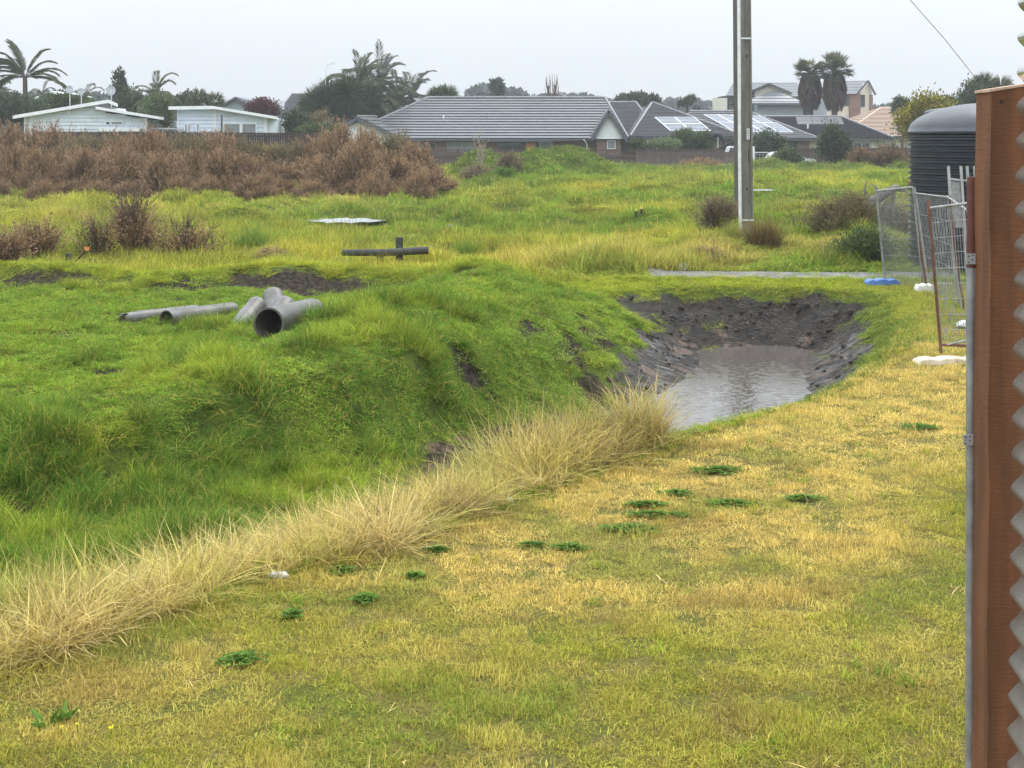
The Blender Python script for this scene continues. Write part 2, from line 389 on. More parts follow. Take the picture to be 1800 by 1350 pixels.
# ------------------------------------------------------------------ grass: clumps of real blades set on scattered points
def blades_mesh(name, n, rad, L, Lv, width, lean, curl, seed, mat, flat=0.0):
    r = np.random.default_rng(seed)
    a = r.random(n)*2*PI; q = rad*np.sqrt(r.random(n)); bx, by = q*np.cos(a), q*np.sin(a)
    ln = L*(1+Lv*(r.random(n)*2-1)); th = r.random(n)*2*PI
    le = np.abs(r.normal(0, lean, n)); fl = r.random(n) < flat; le = np.where(fl, 1.25+r.random(n)*.3, le)
    cu = curl*(.4+r.random(n)*1.2)
    S = 4; P = np.zeros((n, S, 3)); ang = le.copy(); x = np.zeros(n); z = np.zeros(n)
    for k in range(S):
        P[:, k, 0] = bx+x*np.cos(th); P[:, k, 1] = by+x*np.sin(th); P[:, k, 2] = np.maximum(z, .002)-.01*(k == 0)
        x = x+np.sin(ang)*ln/(S-1); z = z+np.cos(ang)*ln/(S-1); ang = np.minimum(ang+cu, 2.6)
    fa = th+PI/2+r.normal(0, .5, n)
    ux, uy = np.cos(fa), np.sin(fa); w_ = width*(.6+.8*r.random(n))
    V = np.zeros((n, 7, 3))
    for k, f in enumerate((1, .85, .6)):
        for s_, j in ((-1, 2*k), (1, 2*k+1)):
            V[:, j] = P[:, k]; V[:, j, 0] += s_*ux*w_*f*.5; V[:, j, 1] += s_*uy*w_*f*.5
    V[:, 6] = P[:, 3]
    base = (np.arange(n)*7)[:, None]
    loops = np.concatenate([base+np.array([0, 1, 3, 2]), base+np.array([2, 3, 5, 4]), base+np.array([4, 5, 6])], 1).reshape(-1)
    starts = ((np.arange(n)*11)[:, None]+np.array([0, 4, 8])).reshape(-1)
    me = bpy.data.meshes.new(name); me.vertices.add(n*7); me.vertices.foreach_set('co', V.reshape(-1).astype('f4'))
    me.loops.add(len(loops)); me.loops.foreach_set('vertex_index', loops.astype('i4'))
    me.polygons.add(len(starts)); me.polygons.foreach_set('loop_start', starts.astype('i4')); me.update(); me.validate()
    bc = np.repeat(np.stack([r.random(n), r.random(n), r.random(n), np.ones(n)], -1)[:, None], 7, 1)
    ca = me.color_attributes.new('bc', 'FLOAT_COLOR', 'POINT'); ca.data.foreach_set('color', bc.reshape(-1).astype('f4'))
    me.materials.append(mat)
    return me
GM = grassmat('grass_blade')
def instancer(name, meshes, X, Y, Z, idx, rot, scl, tint, label, cat):
    col = bpy.data.collections.new(name+' clumps')
    for i, me in enumerate(meshes): col.objects.link(bpy.data.objects.new('clump_%02d' % i, me))
    n = len(X); me = bpy.data.meshes.new(name); me.vertices.add(n)
    me.vertices.foreach_set('co', np.stack([X, Y, Z], -1).reshape(-1).astype('f4'))
    def att(nm, ty, dat, key): me.attributes.new(nm, ty, 'POINT').data.foreach_set(key, dat)
    att('idx', 'INT', idx.astype('i4'), 'value'); att('rot', 'FLOAT_VECTOR', rot.reshape(-1).astype('f4'), 'vector')
    att('scl', 'FLOAT_VECTOR', scl.reshape(-1).astype('f4'), 'vector'); att('tint', 'FLOAT_COLOR', tint.reshape(-1).astype('f4'), 'color')
    o = link(name, me); tag(o, label, cat, kind='stuff')
    ng = bpy.data.node_groups.new(name, 'GeometryNodeTree')
    ng.interface.new_socket('Geometry', in_out='INPUT', socket_type='NodeSocketGeometry')
    ng.interface.new_socket('Geometry', in_out='OUTPUT', socket_type='NodeSocketGeometry')
    q = ng.nodes; gi = q.new('NodeGroupInput'); go = q.new('NodeGroupOutput'); ip = q.new('GeometryNodeInstanceOnPoints'); ci = q.new('GeometryNodeCollectionInfo')
    ci.inputs['Collection'].default_value = col; ci.inputs['Separate Children'].default_value = True; ci.inputs['Reset Children'].default_value = True
    ip.inputs['Pick Instance'].default_value = True
    L_ = ng.links.new
    L_(gi.outputs[0], ip.inputs['Points']); L_(ci.outputs[0], ip.inputs['Instance']); L_(ip.outputs[0], go.inputs[0])
    for nm, ty, sk in (('idx', 'INT', 'Instance Index'), ('rot', 'FLOAT_VECTOR', 'Rotation'), ('scl', 'FLOAT_VECTOR', 'Scale')):
        a = q.new('GeometryNodeInputNamedAttribute'); a.data_type = ty; a.inputs['Name'].default_value = nm
        if nm == 'rot':
            e = q.new('FunctionNodeEulerToRotation'); L_(a.outputs['Attribute'], e.inputs[0]); L_(e.outputs[0], ip.inputs[sk])
        else: L_(a.outputs['Attribute'], ip.inputs[sk])
    mo = o.modifiers.new('clumps', 'NODES'); mo.node_group = ng
    return o

def scatter(y0, y1, dens, margin=.8, xlo=None, xhi=None):
    """random points in the view wedge (with a margin each side), density per square metre given by dens(Y)"""
    yy = np.linspace(y0, y1, 400); wd = yy*.75+2*margin+yy*.1
    if xlo is not None: wd = np.full_like(yy, xhi-xlo)
    f = wd*np.array([dens(v) for v in yy]); cdf = np.concatenate([[0], np.cumsum((f[1:]+f[:-1])/2*np.diff(yy))])
    n = int(cdf[-1]); Y = np.interp(rng.random(n)*cdf[-1], cdf, yy); W = np.interp(Y, yy, wd)
    X = (rng.random(n)-.5)*W if xlo is None else xlo+(xhi-xlo)*rng.random(n)
    return X, Y
def lerp(a, b, f): return np.asarray(a)*(1-f[:, None])+np.asarray(b)*f[:, None]
def finish(name, meshes, X, Y, idx, hs, ws, tint, label, cat, tilt=.12, sink=.01, align=.75):
    n = len(X); Z = ground(X, Y)-sink
    e_ = .12; gx = (ground(X+e_, Y)-ground(X-e_, Y))/(2*e_); gy = (ground(X, Y+e_)-ground(X, Y-e_))/(2*e_)
    zn = np.stack([-gx*align+rng.normal(0, tilt, n), -gy*align+rng.normal(0, tilt, n), np.ones(n)], -1); zn /= np.linalg.norm(zn, axis=1, keepdims=True)
    sp_ = rng.random(n)*2*PI; hx = np.stack([np.cos(sp_), np.sin(sp_), np.zeros(n)], -1); yn = np.cross(zn, hx); yn /= np.linalg.norm(yn, axis=1, keepdims=True); xn = np.cross(yn, zn)
    rot = np.stack([np.arctan2(yn[:, 2], zn[:, 2]), -np.arcsin(np.clip(xn[:, 2], -1, 1)), np.arctan2(xn[:, 1], xn[:, 0])], -1)
    scl = np.stack([ws, ws, hs], -1)
    v = 1+.14*rng.normal(0, 1, n); tint = np.clip(tint*v[:, None], .01, 1)
    tint = np.concatenate([tint, np.ones((n, 1))], 1)
    return instancer(name, meshes, X, Y, Z, idx, rot, scl, tint, label, cat)

STRAW = (.70, .54, .17); STRAWG = (.50, .48, .10); OLIVE = (.33, .345, .042); GREEN = (.145, .26, .03); DEEP = (.07, .165, .018); LIME = (.30, .39, .035); YEL = (.54, .50, .03); BLUEG = (.055, .13, .035); GREY = (.16, .20, .065)
STRIP = [(-7,1.8),(-2.8,7.4),(-1.5,9.1),(-.4,10.3),(.5,11.5),(1.30,12.75)]
# --- mown lawn
LM = [blades_mesh('lawn%d' % i, 190, .13, .026+.009*(i % 3), .5, .0036, .55, .35, 100+i, GM, .35) for i in range(6)]
X, Y = scatter(5.6, 28.5, lambda y: 190 if y < 9 else 150 if y < 12 else 75 if y < 18 else 45)
k = inside(X, Y, LAWN) | ((seg_dist(X, Y, EDGE) < .12)); k &= ~((np.abs(X-1.1) < .0))
X, Y = X[k], Y[k]
n1 = fbm(X, Y, .55, 3, 61); n2 = fbm(X, Y, 2.2, 3, 62); n3 = fbm(X, Y, 6, 2, 63)
dE_ = seg_dist(X, Y, EDGE)
# dry zone: a band by the ditch and across the middle, greener to the right and near
dry = np.clip(.95*np.exp(-((dE_-1.6)/1.7)**2)*sst(7.5, 9.5, Y)+.30+.9*(n1-.5)+.8*(n2-.5)+.5*(n3-.5), 0, 1)
dry = dry*(1-.75*sst(18, 22, Y))*(1-.45*sst(.9, .1, X-.12*Y+.9)*0)
dry = np.clip(dry-.5*sst(2.2, 3.8, X)*sst(14.5, 10.5, Y)-.18*sst(8.6, 6.6, Y), 0.03, 1)
tint = lerp(OLIVE, STRAW, np.clip(dry*1.15, 0, 1))
gr = sst(.57, .7, fbm(X, Y, 1.3, 3, 64)); tint = tint*(1-.55*gr[:, None])+np.array(GREEN)*(.55*gr[:, None])
tint = tint*(1-.6*sst(20, 24, Y)[:, None])+np.array((.27, .36, .04))*(.6*sst(20, 24, Y)[:, None])
br = sst(.64, .74, fbm(X, Y, 2.8, 2, 65)); tint = tint*(1-.4*br[:, None])+np.array((.22, .13, .06))*(.4*br[:, None])
hs = (.45+.65*rng.random(len(X))**2)*(1+.7*sst(.58, .72, n2)+.5*sst(.5, .1, dE_)+.5*sst(19, 23, Y))*np.where(Y > 14, 1.25, 1); ws = np.where(Y > 12, 1.35, 1.0)*(.8+.4*rng.random(len(X)))
finish('lawn_grass', LM, X, Y, rng.integers(0, 6, len(X)), hs, ws, tint, 'short mown lawn grass, patchy straw yellow and olive green', 'lawn')

# sparse coarser tufts and flat thatch so the turf is not one pile
TM = [blades_mesh('tuft%d' % i, 34, .05, .10, .4, .0055, .5, .35, 150+i, GM, .05) for i in range(3)]+[blades_mesh('thatch%d' % i, 30, .14, .09, .6, .004, 1.35, .1, 160+i, GM, .6) for i in range(3)]
X, Y = scatter(5.6, 27, lambda y: 9 if y < 14 else 5); k = inside(X, Y, LAWN); X, Y = X[k], Y[k]; n_ = fbm(X, Y, .9, 3, 66); k = rng.random(len(X)) < sst(.35, .65, n_)+.15; X, Y = X[k], Y[k]
th = rng.random(len(X)) < .55; idx = np.where(th, rng.integers(3, 6, len(X)), rng.integers(0, 3, len(X)))
cc = np.array([GREEN, (.26, .36, .03), (.36, .36, .04)])[rng.integers(0, 3, len(X))]; tint = np.where(th[:, None], np.array((.68, .54, .24)), cc)
finish('lawn_tufts', TM, X, Y, idx, .35+.5*rng.random(len(X)), .7+.5*rng.random(len(X)), tint, 'coarser green tufts and pale flat thatch scattered through the lawn', 'lawn')

# --- tall dry grass along the ditch edge
SM = [blades_mesh('dry%d' % i, 50, .13, .42, .55, .0058, .85+.2*(i % 3), .3+.2*(i % 4), 200+i, GM, .3) for i in range(6)]
SM += [blades_mesh('green_tuft%d' % i, 60, .1, .42, .35, .006, .3, .3, 210+i, GM) for i in range(2)]
nx = 5200; tt = rng.random(nx)*1.0
P = np.array(STRIP); sl = np.r_[0, np.cumsum(np.hypot(*np.diff(P, axis=0).T))]; s_ = tt*sl[-1]
cx = np.interp(s_, sl, P[:, 0]); cy = np.interp(s_, sl, P[:, 1])
wmax = np.interp(s_, [0, 7, 9.5, 12, 14.2, sl[-1]], [1.5, 1.45, 1.25, 1.0, .75, .8])
off = rng.random(nx)*wmax*(.8+.5*fbm(s_, s_*0, 1.1, 2, 70)); wb = .5*(fbm(s_, s_*0, .9, 3, 78)-.5)+.22*(fbm(s_, s_*0, 3.1, 2, 79)-.5); off = off*(.65+.7*fbm(s_, s_*0, .7, 2, 75)); X = cx-.78*(off-wb)+.02; Y = cy+.62*(off-wb)
n1 = fbm(X, Y, 1.4, 3, 71); n2 = fbm(X, Y, 4, 2, 72); u = off/wmax
tint = lerp((.66, .54, .24), (.50, .38, .17), np.clip((n1-.35)*2.5, 0, 1)); 
bd_ = sst(.56, .68, fbm(X, Y, 2.0, 3, 69))*.7; tint = tint*(1-bd_[:, None])+np.array((.30, .21, .12))*bd_[:, None]
tint = tint*(1-np.clip(sst(.5, .66, n2)*.55, 0, 1)[:, None])+np.array(STRAWG)*np.clip(sst(.5, .66, n2)*.55, 0, 1)[:, None]
gl = np.clip(sst(9.8, 7.6, Y)*.7*sst(.1, .6, u)+.45*sst(.5, .62, fbm(X, Y, 1.2, 2, 77))*sst(.3, .8, u)+.75*sst(12.2, 12.8, Y)*sst(.5, .62, fbm(X, Y, 3, 2, 73)+.25*u), 0, 1)
tint = tint*(1-gl[:, None])+np.array((.26, .33, .045))*gl[:, None]
tf = sst(.3, .62, fbm(s_*1.0, off*1.3, 1.7, 3, 76)); lump_ = .55+.95*fbm(s_, off*.8, .8, 2, 68); hs = lump_*(.2+.55*tf+.2*fbm(s_, off*.5, 1.6, 3, 74))*(.8+.35*rng.random(nx))*(1-.35*sst(.8, 1.1, u)); hs = hs*(1+.55*sst(11.3, 12.5, Y))*np.interp(u, [0, .2, 1], [.62, 1, 1])
idx = np.where((gl > .5) & (rng.random(nx) < .5), rng.integers(6, 8, nx), rng.integers(0, 6, nx))
kp = rng.random(nx) < .18+.82*tf; X, Y, idx, hs, tint, nx = X[kp], Y[kp], idx[kp], hs[kp], tint[kp], int(kp.sum())
finish('dry_grass', SM, X, Y, idx, hs*1.08, .9+.35*rng.random(nx), tint, 'tall bent straw coloured dry grass lining the ditch edge', 'grass', .42, align=.3)

# --- long green grass on the bank
BM = [blades_mesh('long%d' % i, 110, .12, .20+.03*(i % 3), .5, .0048, .5, .5, 300+i, GM, .04) for i in range(5)]
BM += [blades_mesh('short%d' % i, 170, .19, .07, .5, .0058, .75, .4, 320+i, GM, .2) for i in range(4)]
X, Y = scatter(8.5, 28.2, lambda y: 110 if y < 14 else 90 if y < 20 else 60)
lawn_, _, _ = scum_fields(X, Y)
k = ~lawn_; X, Y = X[k], Y[k]
dO = seg_dist(X, Y, OUTER, True); inO = inside(X, Y, OUTER)
mud_ = wetmud(X, Y); sp = mask_spots(X, Y)
keep = rng.random(len(X)) > np.clip(1.4*mud_+.97*sst(.3, .62, sp), 0, .985)
keep &= ~((X > 2.7) & (np.abs(Y-29.2) < .6))
X, Y, inO, dO = X[keep], Y[keep], inO[keep], dO[keep]
n1 = fbm(X, Y, .85, 3, 81); n2 = fbm(X, Y, 2.4, 3, 82)
Lft = inside(X, Y, CREST+[(-40, 11), (-40, 27), (.2, 27)])
dC = seg_dist(X, Y, CREST)
slope_g = inO*sst(2.4, 1.0, X)*1.0                # near face of the bank
flat_m = Lft*sst(.5, 1.6, dC)*sst(25.3, 24.3, Y)   # trodden flat top
tall = np.clip(.47+1.7*(n1-.5)+1.5*(n2-.5)+.30*slope_g*sst(18, 15, Y)-.52*flat_m*sst(-.5, -3.5, X+.2*(Y-17))-.25*sst(17, 19, Y)*slope_g, 0, 1)
tall = np.clip(tall+.5*np.exp(-((X+2.0)/1.0)**2-((Y-18.6)/1.2)**2)+.55*np.exp(-((X+4.2)/1.2)**2-((Y-19.9)/.45)**2)+.5*np.exp(-((X+3.6)/.5)**2-((Y-19.9)/.8)**2), 0, 1); tall = tall*(1-.95*np.exp(-((X+3.25)/.5)**2-((Y-17.3)/.9)**2))
tall = np.clip(tall-.5*sst(.8, .95, 1-np.abs(X+1.0)/1.6)*sst(21.3, 22.3, Y)*sst(25.5, 24.6, Y), 0, 1)
dEb = seg_dist(X, Y, EDGE); lo_ = inO & (dEb < 2.2) | ((Y > 24.9) & (X > 1)); isl = (tall > .46+.1*rng.random(len(X))) & ~lo_
tint = lerp(DEEP, GREEN, np.clip(.2+1.6*(n2-.3), 0, 1))
lime = np.clip(sst(.48, .64, fbm(X, Y, 1.5, 3, 84)), 0, 1)*.85
tint = tint*(1-lime[:, None])+np.array(LIME)*lime[:, None]
sg = np.where(isl, 0, .6)+0*X; tint = tint*(1-sg[:, None])+np.array((.20, .34, .035))*sg[:, None]
fd = sst(24.5, 26.5, Y)*.35; tint = tint*(1-fd[:, None])+np.array(YEL)*fd[:, None]
lowd = inO*sst(1.6, 2.3, dO)*.4*sst(1, -1, X); tint = tint*(1-lowd[:, None])+np.array((.16, .27, .03))*lowd[:, None]
rbank = ((X > 3.3) & inO)[:, None]; tint = np.where(rbank, tint*.55+np.array((.10, .12, .045))*.45, tint); isl = isl & ~rbank[:, 0]; tn_ = sst(.38, .66, fbm(X, Y, 2.6, 2, 87))
hs = np.where(isl, (.26+.55*tall)*(.45+1.35*tn_)*(1-.35*sst(20, 23, Y)), .5+.5*tall)*(.75+.5*rng.random(len(X))); hs = np.where(lo_, hs*.7, hs)
sh = inO & (X > .6) & (Y > 18); hs = np.where(sh, hs*.6, hs)
idx = np.where(isl, rng.integers(0, 5, len(X)), rng.integers(5, 9, len(X)))
finish('bank_grass', BM, X, Y, idx, hs, .85+.4*rng.random(len(X))+.15*(Y > 18), tint, 'bright green long grass covering the earth bank', 'grass', .22, align=np.where(isl, .35, .9))

# --- clods of wet earth on the cut bank
import bmesh
def clod_mesh(seed):
    from mathutils import noise as mn
    bm = bmesh.new(); bmesh.ops.create_icosphere(bm, subdivisions=2, radius=1)
    for v in bm.verts: k = 1+.55*mn.noise(v.co*1.3+Vector((seed*3.1, 0, 0)))+.3*mn.noise(v.co*3+Vector((0, seed, 0))); v.co = Vector((v.co.x*k, v.co.y*k*.8, v.co.z*k*.6))
    me = bpy.data.meshes.new('clod'); bm.to_mesh(me); bm.free(); me.materials.append(CM); return me
CM, t, o = new_mat('clod_mud'); a = N(t, 'ShaderNodeAttribute', attribute_name='tint', attribute_type='INSTANCER'); p = N(t, 'ShaderNodeBsdfPrincipled'); t.links.new(a.outputs['Color'], p.inputs['Base Color']); p.inputs['Roughness'].default_value = .38; p.inputs['Specular IOR Level'].default_value = .3
b = N(t, 'ShaderNodeBump'); b.inputs['Strength'].default_value = .8; b.inputs['Distance'].default_value = .02; t.links.new(noise(t, 60, 4, objvec(t)), b.inputs['Height']); t.links.new(b.outputs[0], p.inputs['Normal']); t.links.new(p.outputs[0], o.inputs['Surface'])
X, Y = scatter(13.5, 27.2, lambda y: 60); wm = wetmud(X, Y); zz_ = ground(X, Y); sp = mask_spots(X, Y); wm = np.maximum(wm, .35*sst(.4, .8, sp))
k = (rng.random(len(X)) < wm*(.08+.5*sst(.45, .65, fbm(X, Y, 1.6, 3, 86)))*(1-.5*sst(24.4, 23.6, Y))) & (zz_ > -.93); X, Y = X[k], Y[k]
n = len(X); sz_ = .014+.042*rng.random(n)**3.2; tint = lerp((.012, .009, .007), (.05, .034, .025), rng.random(n)); pk_ = rng.random(n) < .12; tint = np.where(pk_[:, None] & (ground(X, Y) < -.5)[:, None], np.array((.16, .12, .10)), tint)
finish('mud_clods', [clod_mesh(i) for i in range(5)], X, Y, rng.integers(0, 5, n), sz_, sz_*1.25, tint, 'dark wet clods of earth littering the cut bank', 'soil', .5, -.005)

# --- rough field behind
FM = [blades_mesh('field%d' % i, 90, .3, .22+.05*(i % 3), .5, .012, .75, .5, 400+i, GM, .1) for i in range(5)]
FF = [blades_mesh('far%d' % i, 200, .75, .24, .5, .022, .8, .5, 420+i, GM, .1) for i in range(4)]
X, Y = scatter(27.8, 112, lambda y: 34 if y < 40 else 14 if y < 55 else 5.5 if y < 75 else 3.4)
keep = ~inside(X, Y, LAWN) & (np.hypot(X-10.9, Y-31.5) > 2.0); keep &= ~((X > 2.7) & (Y > 28.45) & (Y < 29.95)) | (rng.random(len(X)) < .03)
pud = np.maximum(gauss(X, Y, px2X(612, 43.2), 43.2, 1.2, 1.3), gauss(X, Y, px2X(1390, 66), 66, 2.7, 1.0)); keep &= pud < .5
bare = np.maximum.reduce([gauss(X, Y, 2.2, 38.5, 3.0, .8, -8), gauss(X, Y, -2, 33.4, 3, .8)*.6, gauss(X, Y, 3, 35.5, 1.4, .4), gauss(X, Y, 11, 55, 5, 2)*.5, gauss(X, Y, -6, 45.5, 2.5, .7)*.7])
nb = fbm(X, Y, 1.2, 3, 93); keep &= rng.random(len(X)) > np.clip(bare*1.5+(nb-.6), 0, .9)
X, Y = X[keep], Y[keep]
n1 = fbm(X, Y*.6, .22, 3, 91); n2 = fbm(X, Y, .8, 3, 92); n3 = fbm(X, Y, 2, 2, 94)
yl = np.clip(.33+2.2*(n1-.5)+1.0*(n2-.5)+.35*sst(45, 60, Y)*sst(2, -8, X), 0, 1)
tint = lerp((.16, .28, .028), (.49, .46, .06), yl)
dk = sst(.52, .70, n2)*.65; tint = tint*(1-dk[:, None])+np.array((.10, .16, .03))*dk[:, None]
st = sst(.55, .7, fbm(X, Y, .5, 3, 95))*.5*sst(40, 52, Y)*sst(-2, -8, X); st = st+.7*np.exp(-((X-1.7)/2.6)**2-((Y-30.6)/1.4)**2)*sst(.4, .6, n3+.15); st = st+.8*gauss(X, Y, 7.7, 34.2, 1.5, 1.3)*sst(.35, .55, n3)+.7*gauss(X, Y, 4.4, 32.0, 1.6, .9)*sst(.35, .6, n2)+.5*gauss(X, Y, 12, 36, 2.5, 2)*sst(.4, .6, n3); st = np.clip(st, 0, .85)
tint = tint*(1-st[:, None])+np.array(STRAW)*st[:, None]
fr = sst(92, 104, Y)*sst(-1, 5, X)*.8; tint = tint*(1-fr[:, None])+np.array((.12, .20, .045))*fr[:, None]
md = np.clip(gauss(X, Y, 1.3, 88, 3.8, 4)+gauss(X, Y, 4.6, 88, 2, 3)+gauss(X, Y, -2.3, 87, 1.8, 3), 0, 1)*sst(84, 86, Y)*.97; tint = tint*(1-md[:, None])+np.array((.085, .175, .022))*md[:, None]
sd = np.clip(gauss(X, Y, 15, 58, 7, 4), 0, 1)*.6; tint = tint*(1-sd[:, None])+np.array((.17, .19, .05))*sd[:, None]
near = Y < 56
tall = .5+1.5*n3*n2+.5*sst(.5, .7, n1)
tuft = sst(.42, .66, fbm(X, Y, 1.0, 2, 97)); hs = (.35+1.15*tuft+.4*(n3-.5))*(.75+.5*rng.random(len(X)))
hs = np.where((Y < 29) & (X > 1.2), hs*.18, hs); hs = np.where((np.abs(X+2.9) < 1.6) & (Y > 29) & (Y < 31.8), hs*.3, hs)
hs = hs*(1+.5*np.exp(-((X-1.7)/2.6)**2-((Y-30.6)/1.4)**2)+.35*gauss(X, Y, 9.2, 36.2, 1.6, 2.4)); hs = hs*(1-.7*gauss(X, Y, 6.3, 35.2, .9, 2.6)); hs = np.where((X > 8) & (Y < 33), hs*.25, hs)*(1-.45*np.clip(gauss(X, Y, 1.3, 88, 5, 5)+gauss(X, Y, -2.3, 87, 2, 3), 0, 1))
idx = np.where(near, rng.integers(0, 5, len(X)), rng.integers(5, 9, len(X)))
finish('field_grass', FM+FF, X, Y, idx, hs, .85+.4*rng.random(len(X)), tint, 'rough hummocky pasture grass, yellow green, filling the field', 'grass', .15)

# ------------------------------------------------------------------ mesh builders
def root_loc(p):
    while p.parent: p = p.parent
    return p.location
class MB:
    def __init__(s): s.v = []; s.f = []; s.sm = []
    def add(s, vs, fs, smooth=False):
        b = len(s.v); s.v += [tuple(q) for q in vs]; s.f += [tuple(i+b for i in f) for f in fs]; s.sm += [smooth]*len(fs); return s
    def box(s, x0, x1, y0, y1, z0, z1):
        v = [(x, y, z) for z in (z0, z1) for x, y in ((x0, y0), (x1, y0), (x1, y1), (x0, y1))]
        return s.add(v, [(3, 2, 1, 0), (4, 5, 6, 7), (0, 1, 5, 4), (1, 2, 6, 5), (2, 3, 7, 6), (3, 0, 4, 7)])
    def bar(s, a, b, w_, h_, up=(0, 0, 1)):
        a = Vector(a); b = Vector(b); d = (b-a).normalized(); u = Vector(up)
        if abs(d.dot(u)) > .98: u = Vector((0, 1, 0))
        x = d.cross(u).normalized()*w_/2; y = x.cross(d).normalized()*h_/2
        v = [p+i*x+j*y for p in (a, b) for i, j in ((-1, -1), (1, -1), (1, 1), (-1, 1))]
        return s.add(v, [(0, 1, 2, 3), (7, 6, 5, 4), (0, 4, 5, 1), (1, 5, 6, 2), (2, 6, 7, 3), (3, 7, 4, 0)])
    def tube(s, pts, rad, n=10, cap=True, smooth=True):
        pts = [Vector(p) for p in pts]; k = len(pts)
        rad = [rad]*k if isinstance(rad, (int, float)) else rad
        vs = []; ref = None
        for i in range(k):
            d = (pts[min(i+1, k-1)]-pts[max(i-1, 0)]).normalized()
            if ref is None:
                ref = Vector((0, 0, 1)) if abs(d.z) < .9 else Vector((1, 0, 0))
            x = (ref-d*ref.dot(d)).normalized(); ref = x; y = d.cross(x)
            vs += [pts[i]+(x*math.cos(2*PI*j/n)+y*math.sin(2*PI*j/n))*rad[i] for j in range(n)]
        fs = [(i*n+j, i*n+(j+1) % n, (i+1)*n+(j+1) % n, (i+1)*n+j) for i in range(k-1) for j in range(n)]
        s.add(vs, fs, smooth)
        if cap: s.add(vs[:n], [tuple(range(n))[::-1]]); s.add(vs[-n:], [tuple(range(n))])
        return s
    def prism(s, prof, y0, y1):
        """profile in x, z pushed from y0 to y1"""
        n = len(prof); v = [(x, y0, z) for x, z in prof]+[(x, y1, z) for x, z in prof]
        return s.add(v, [tuple(range(n)), tuple(range(2*n-1, n-1, -1))]+[(i, i+n, (i+1) % n+n, (i+1) % n) for i in range(n)])
    def slab(s, pts, th, down=None):
        """polygon given thickness along its normal (or straight down)"""
        P = [Vector(p) for p in pts]; nrm = (P[1]-P[0]).cross(P[2]-P[0]).normalized()
        if nrm.z < 0: nrm = -nrm
        off = Vector(down) if down else -nrm*th; n = len(P)
        return s.add(P+[p+off for p in P], [tuple(range(n)), tuple(range(2*n-1, n-1, -1))]+[(i, i+n, (i+1) % n+n, (i+1) % n) for i in range(n)])
    def lathe(s, prof, cx, cy, n=48, smooth=True):
        vs = [(cx+r*math.cos(2*PI*j/n), cy+r*math.sin(2*PI*j/n), z) for r, z in prof for j in range(n)]
        k = len(prof)
        return s.add(vs, [(i*n+j, i*n+(j+1) % n, (i+1)*n+(j+1) % n, (i+1)*n+j) for i in range(k-1) for j in range(n)], smooth)
    def build(s, name, mat, parent=None, loc=None):
        L = root_loc(parent) if parent else Vector(loc if loc is not None else (0, 0, 0))
        me = bpy.data.meshes.new(name)
        me.from_pydata([(a-L[0], b-L[1], c-L[2]) for a, b, c in s.v], [], s.f)
        me.polygons.foreach_set('use_smooth', s.sm); me.validate(); me.update()
        import bmesh
        bm = bmesh.new(); bm.from_mesh(me); bmesh.ops.recalc_face_normals(bm, faces=bm.faces); bm.to_mesh(me); bm.free()
        me.materials.append(mat); o = bpy.data.objects.new(name, me); C.objects.link(o)
        if parent: o.parent = parent
        else: o.location = L
        return o
def empty(name, loc, label, cat, group=None):
    o = bpy.data.objects.new(name, None); o.empty_display_size = .2; C.objects.link(o); o.location = loc
    return tag(o, label, cat, group)
def gz(x, y): return float(ground(np.array([float(x)]), np.array([float(y)]))[0])
def copy_tree(o, parent=None):
    c = o.copy(); C.objects.link(c); c.parent = parent
    for ch in list(o.children): copy_tree(ch, c)
    return c

# leaves: n diamond shaped blades from origin along dir
def leaves(O, D, L, W, seed=0, up=None, rnd=None):
    n = len(O); r = np.random.default_rng(seed); D = D/np.linalg.norm(D, axis=1, keepdims=True)
    q = r.normal(0, 1, (n, 3)) if up is None else up+r.normal(0, .25, (n, 3))
    S = np.cross(D, q); S = S/(np.linalg.norm(S, axis=1, keepdims=True)+1e-9)
    L = np.broadcast_to(L, n)[:, None]; W = np.broadcast_to(W, n)[:, None]
    V = np.stack([O, O+D*L*.45+S*W*.5, O+D*L, O+D*L*.45-S*W*.5], 1)
    rnd = r.random(n) if rnd is None else rnd
    return V, rnd
def leaf_mesh(name, parts, mat, L0=(0, 0, 0)):
    V = np.concatenate([p[0] for p in parts]); rn = np.concatenate([p[1] for p in parts]); n = len(V)
    V = V-np.array(L0)
    me = bpy.data.meshes.new(name); me.vertices.add(n*4); me.vertices.foreach_set('co', V.reshape(-1).astype('f4'))
    me.loops.add(n*4); me.loops.foreach_set('vertex_index', np.arange(n*4, dtype='i4'))
    me.polygons.add(n); me.polygons.foreach_set('loop_start', (np.arange(n)*4).astype('i4')); me.update(); me.validate()
    bc = np.ones((n*4, 4)); bc[:, 0] = np.repeat(rn, 4)
    me.color_attributes.new('bc', 'FLOAT_COLOR', 'POINT').data.foreach_set('color', bc.reshape(-1).astype('f4'))
    me.materials.append(mat); return me
def put(name, me, parent=None, loc=None):
    o = bpy.data.objects.new(name, me); C.objects.link(o)
    if parent: o.parent = parent
    if loc is not None: o.location = loc
    return o
def rdir(r, n):
    v = r.normal(0, 1, (n, 3)); return v/np.linalg.norm(v, axis=1, keepdims=True)

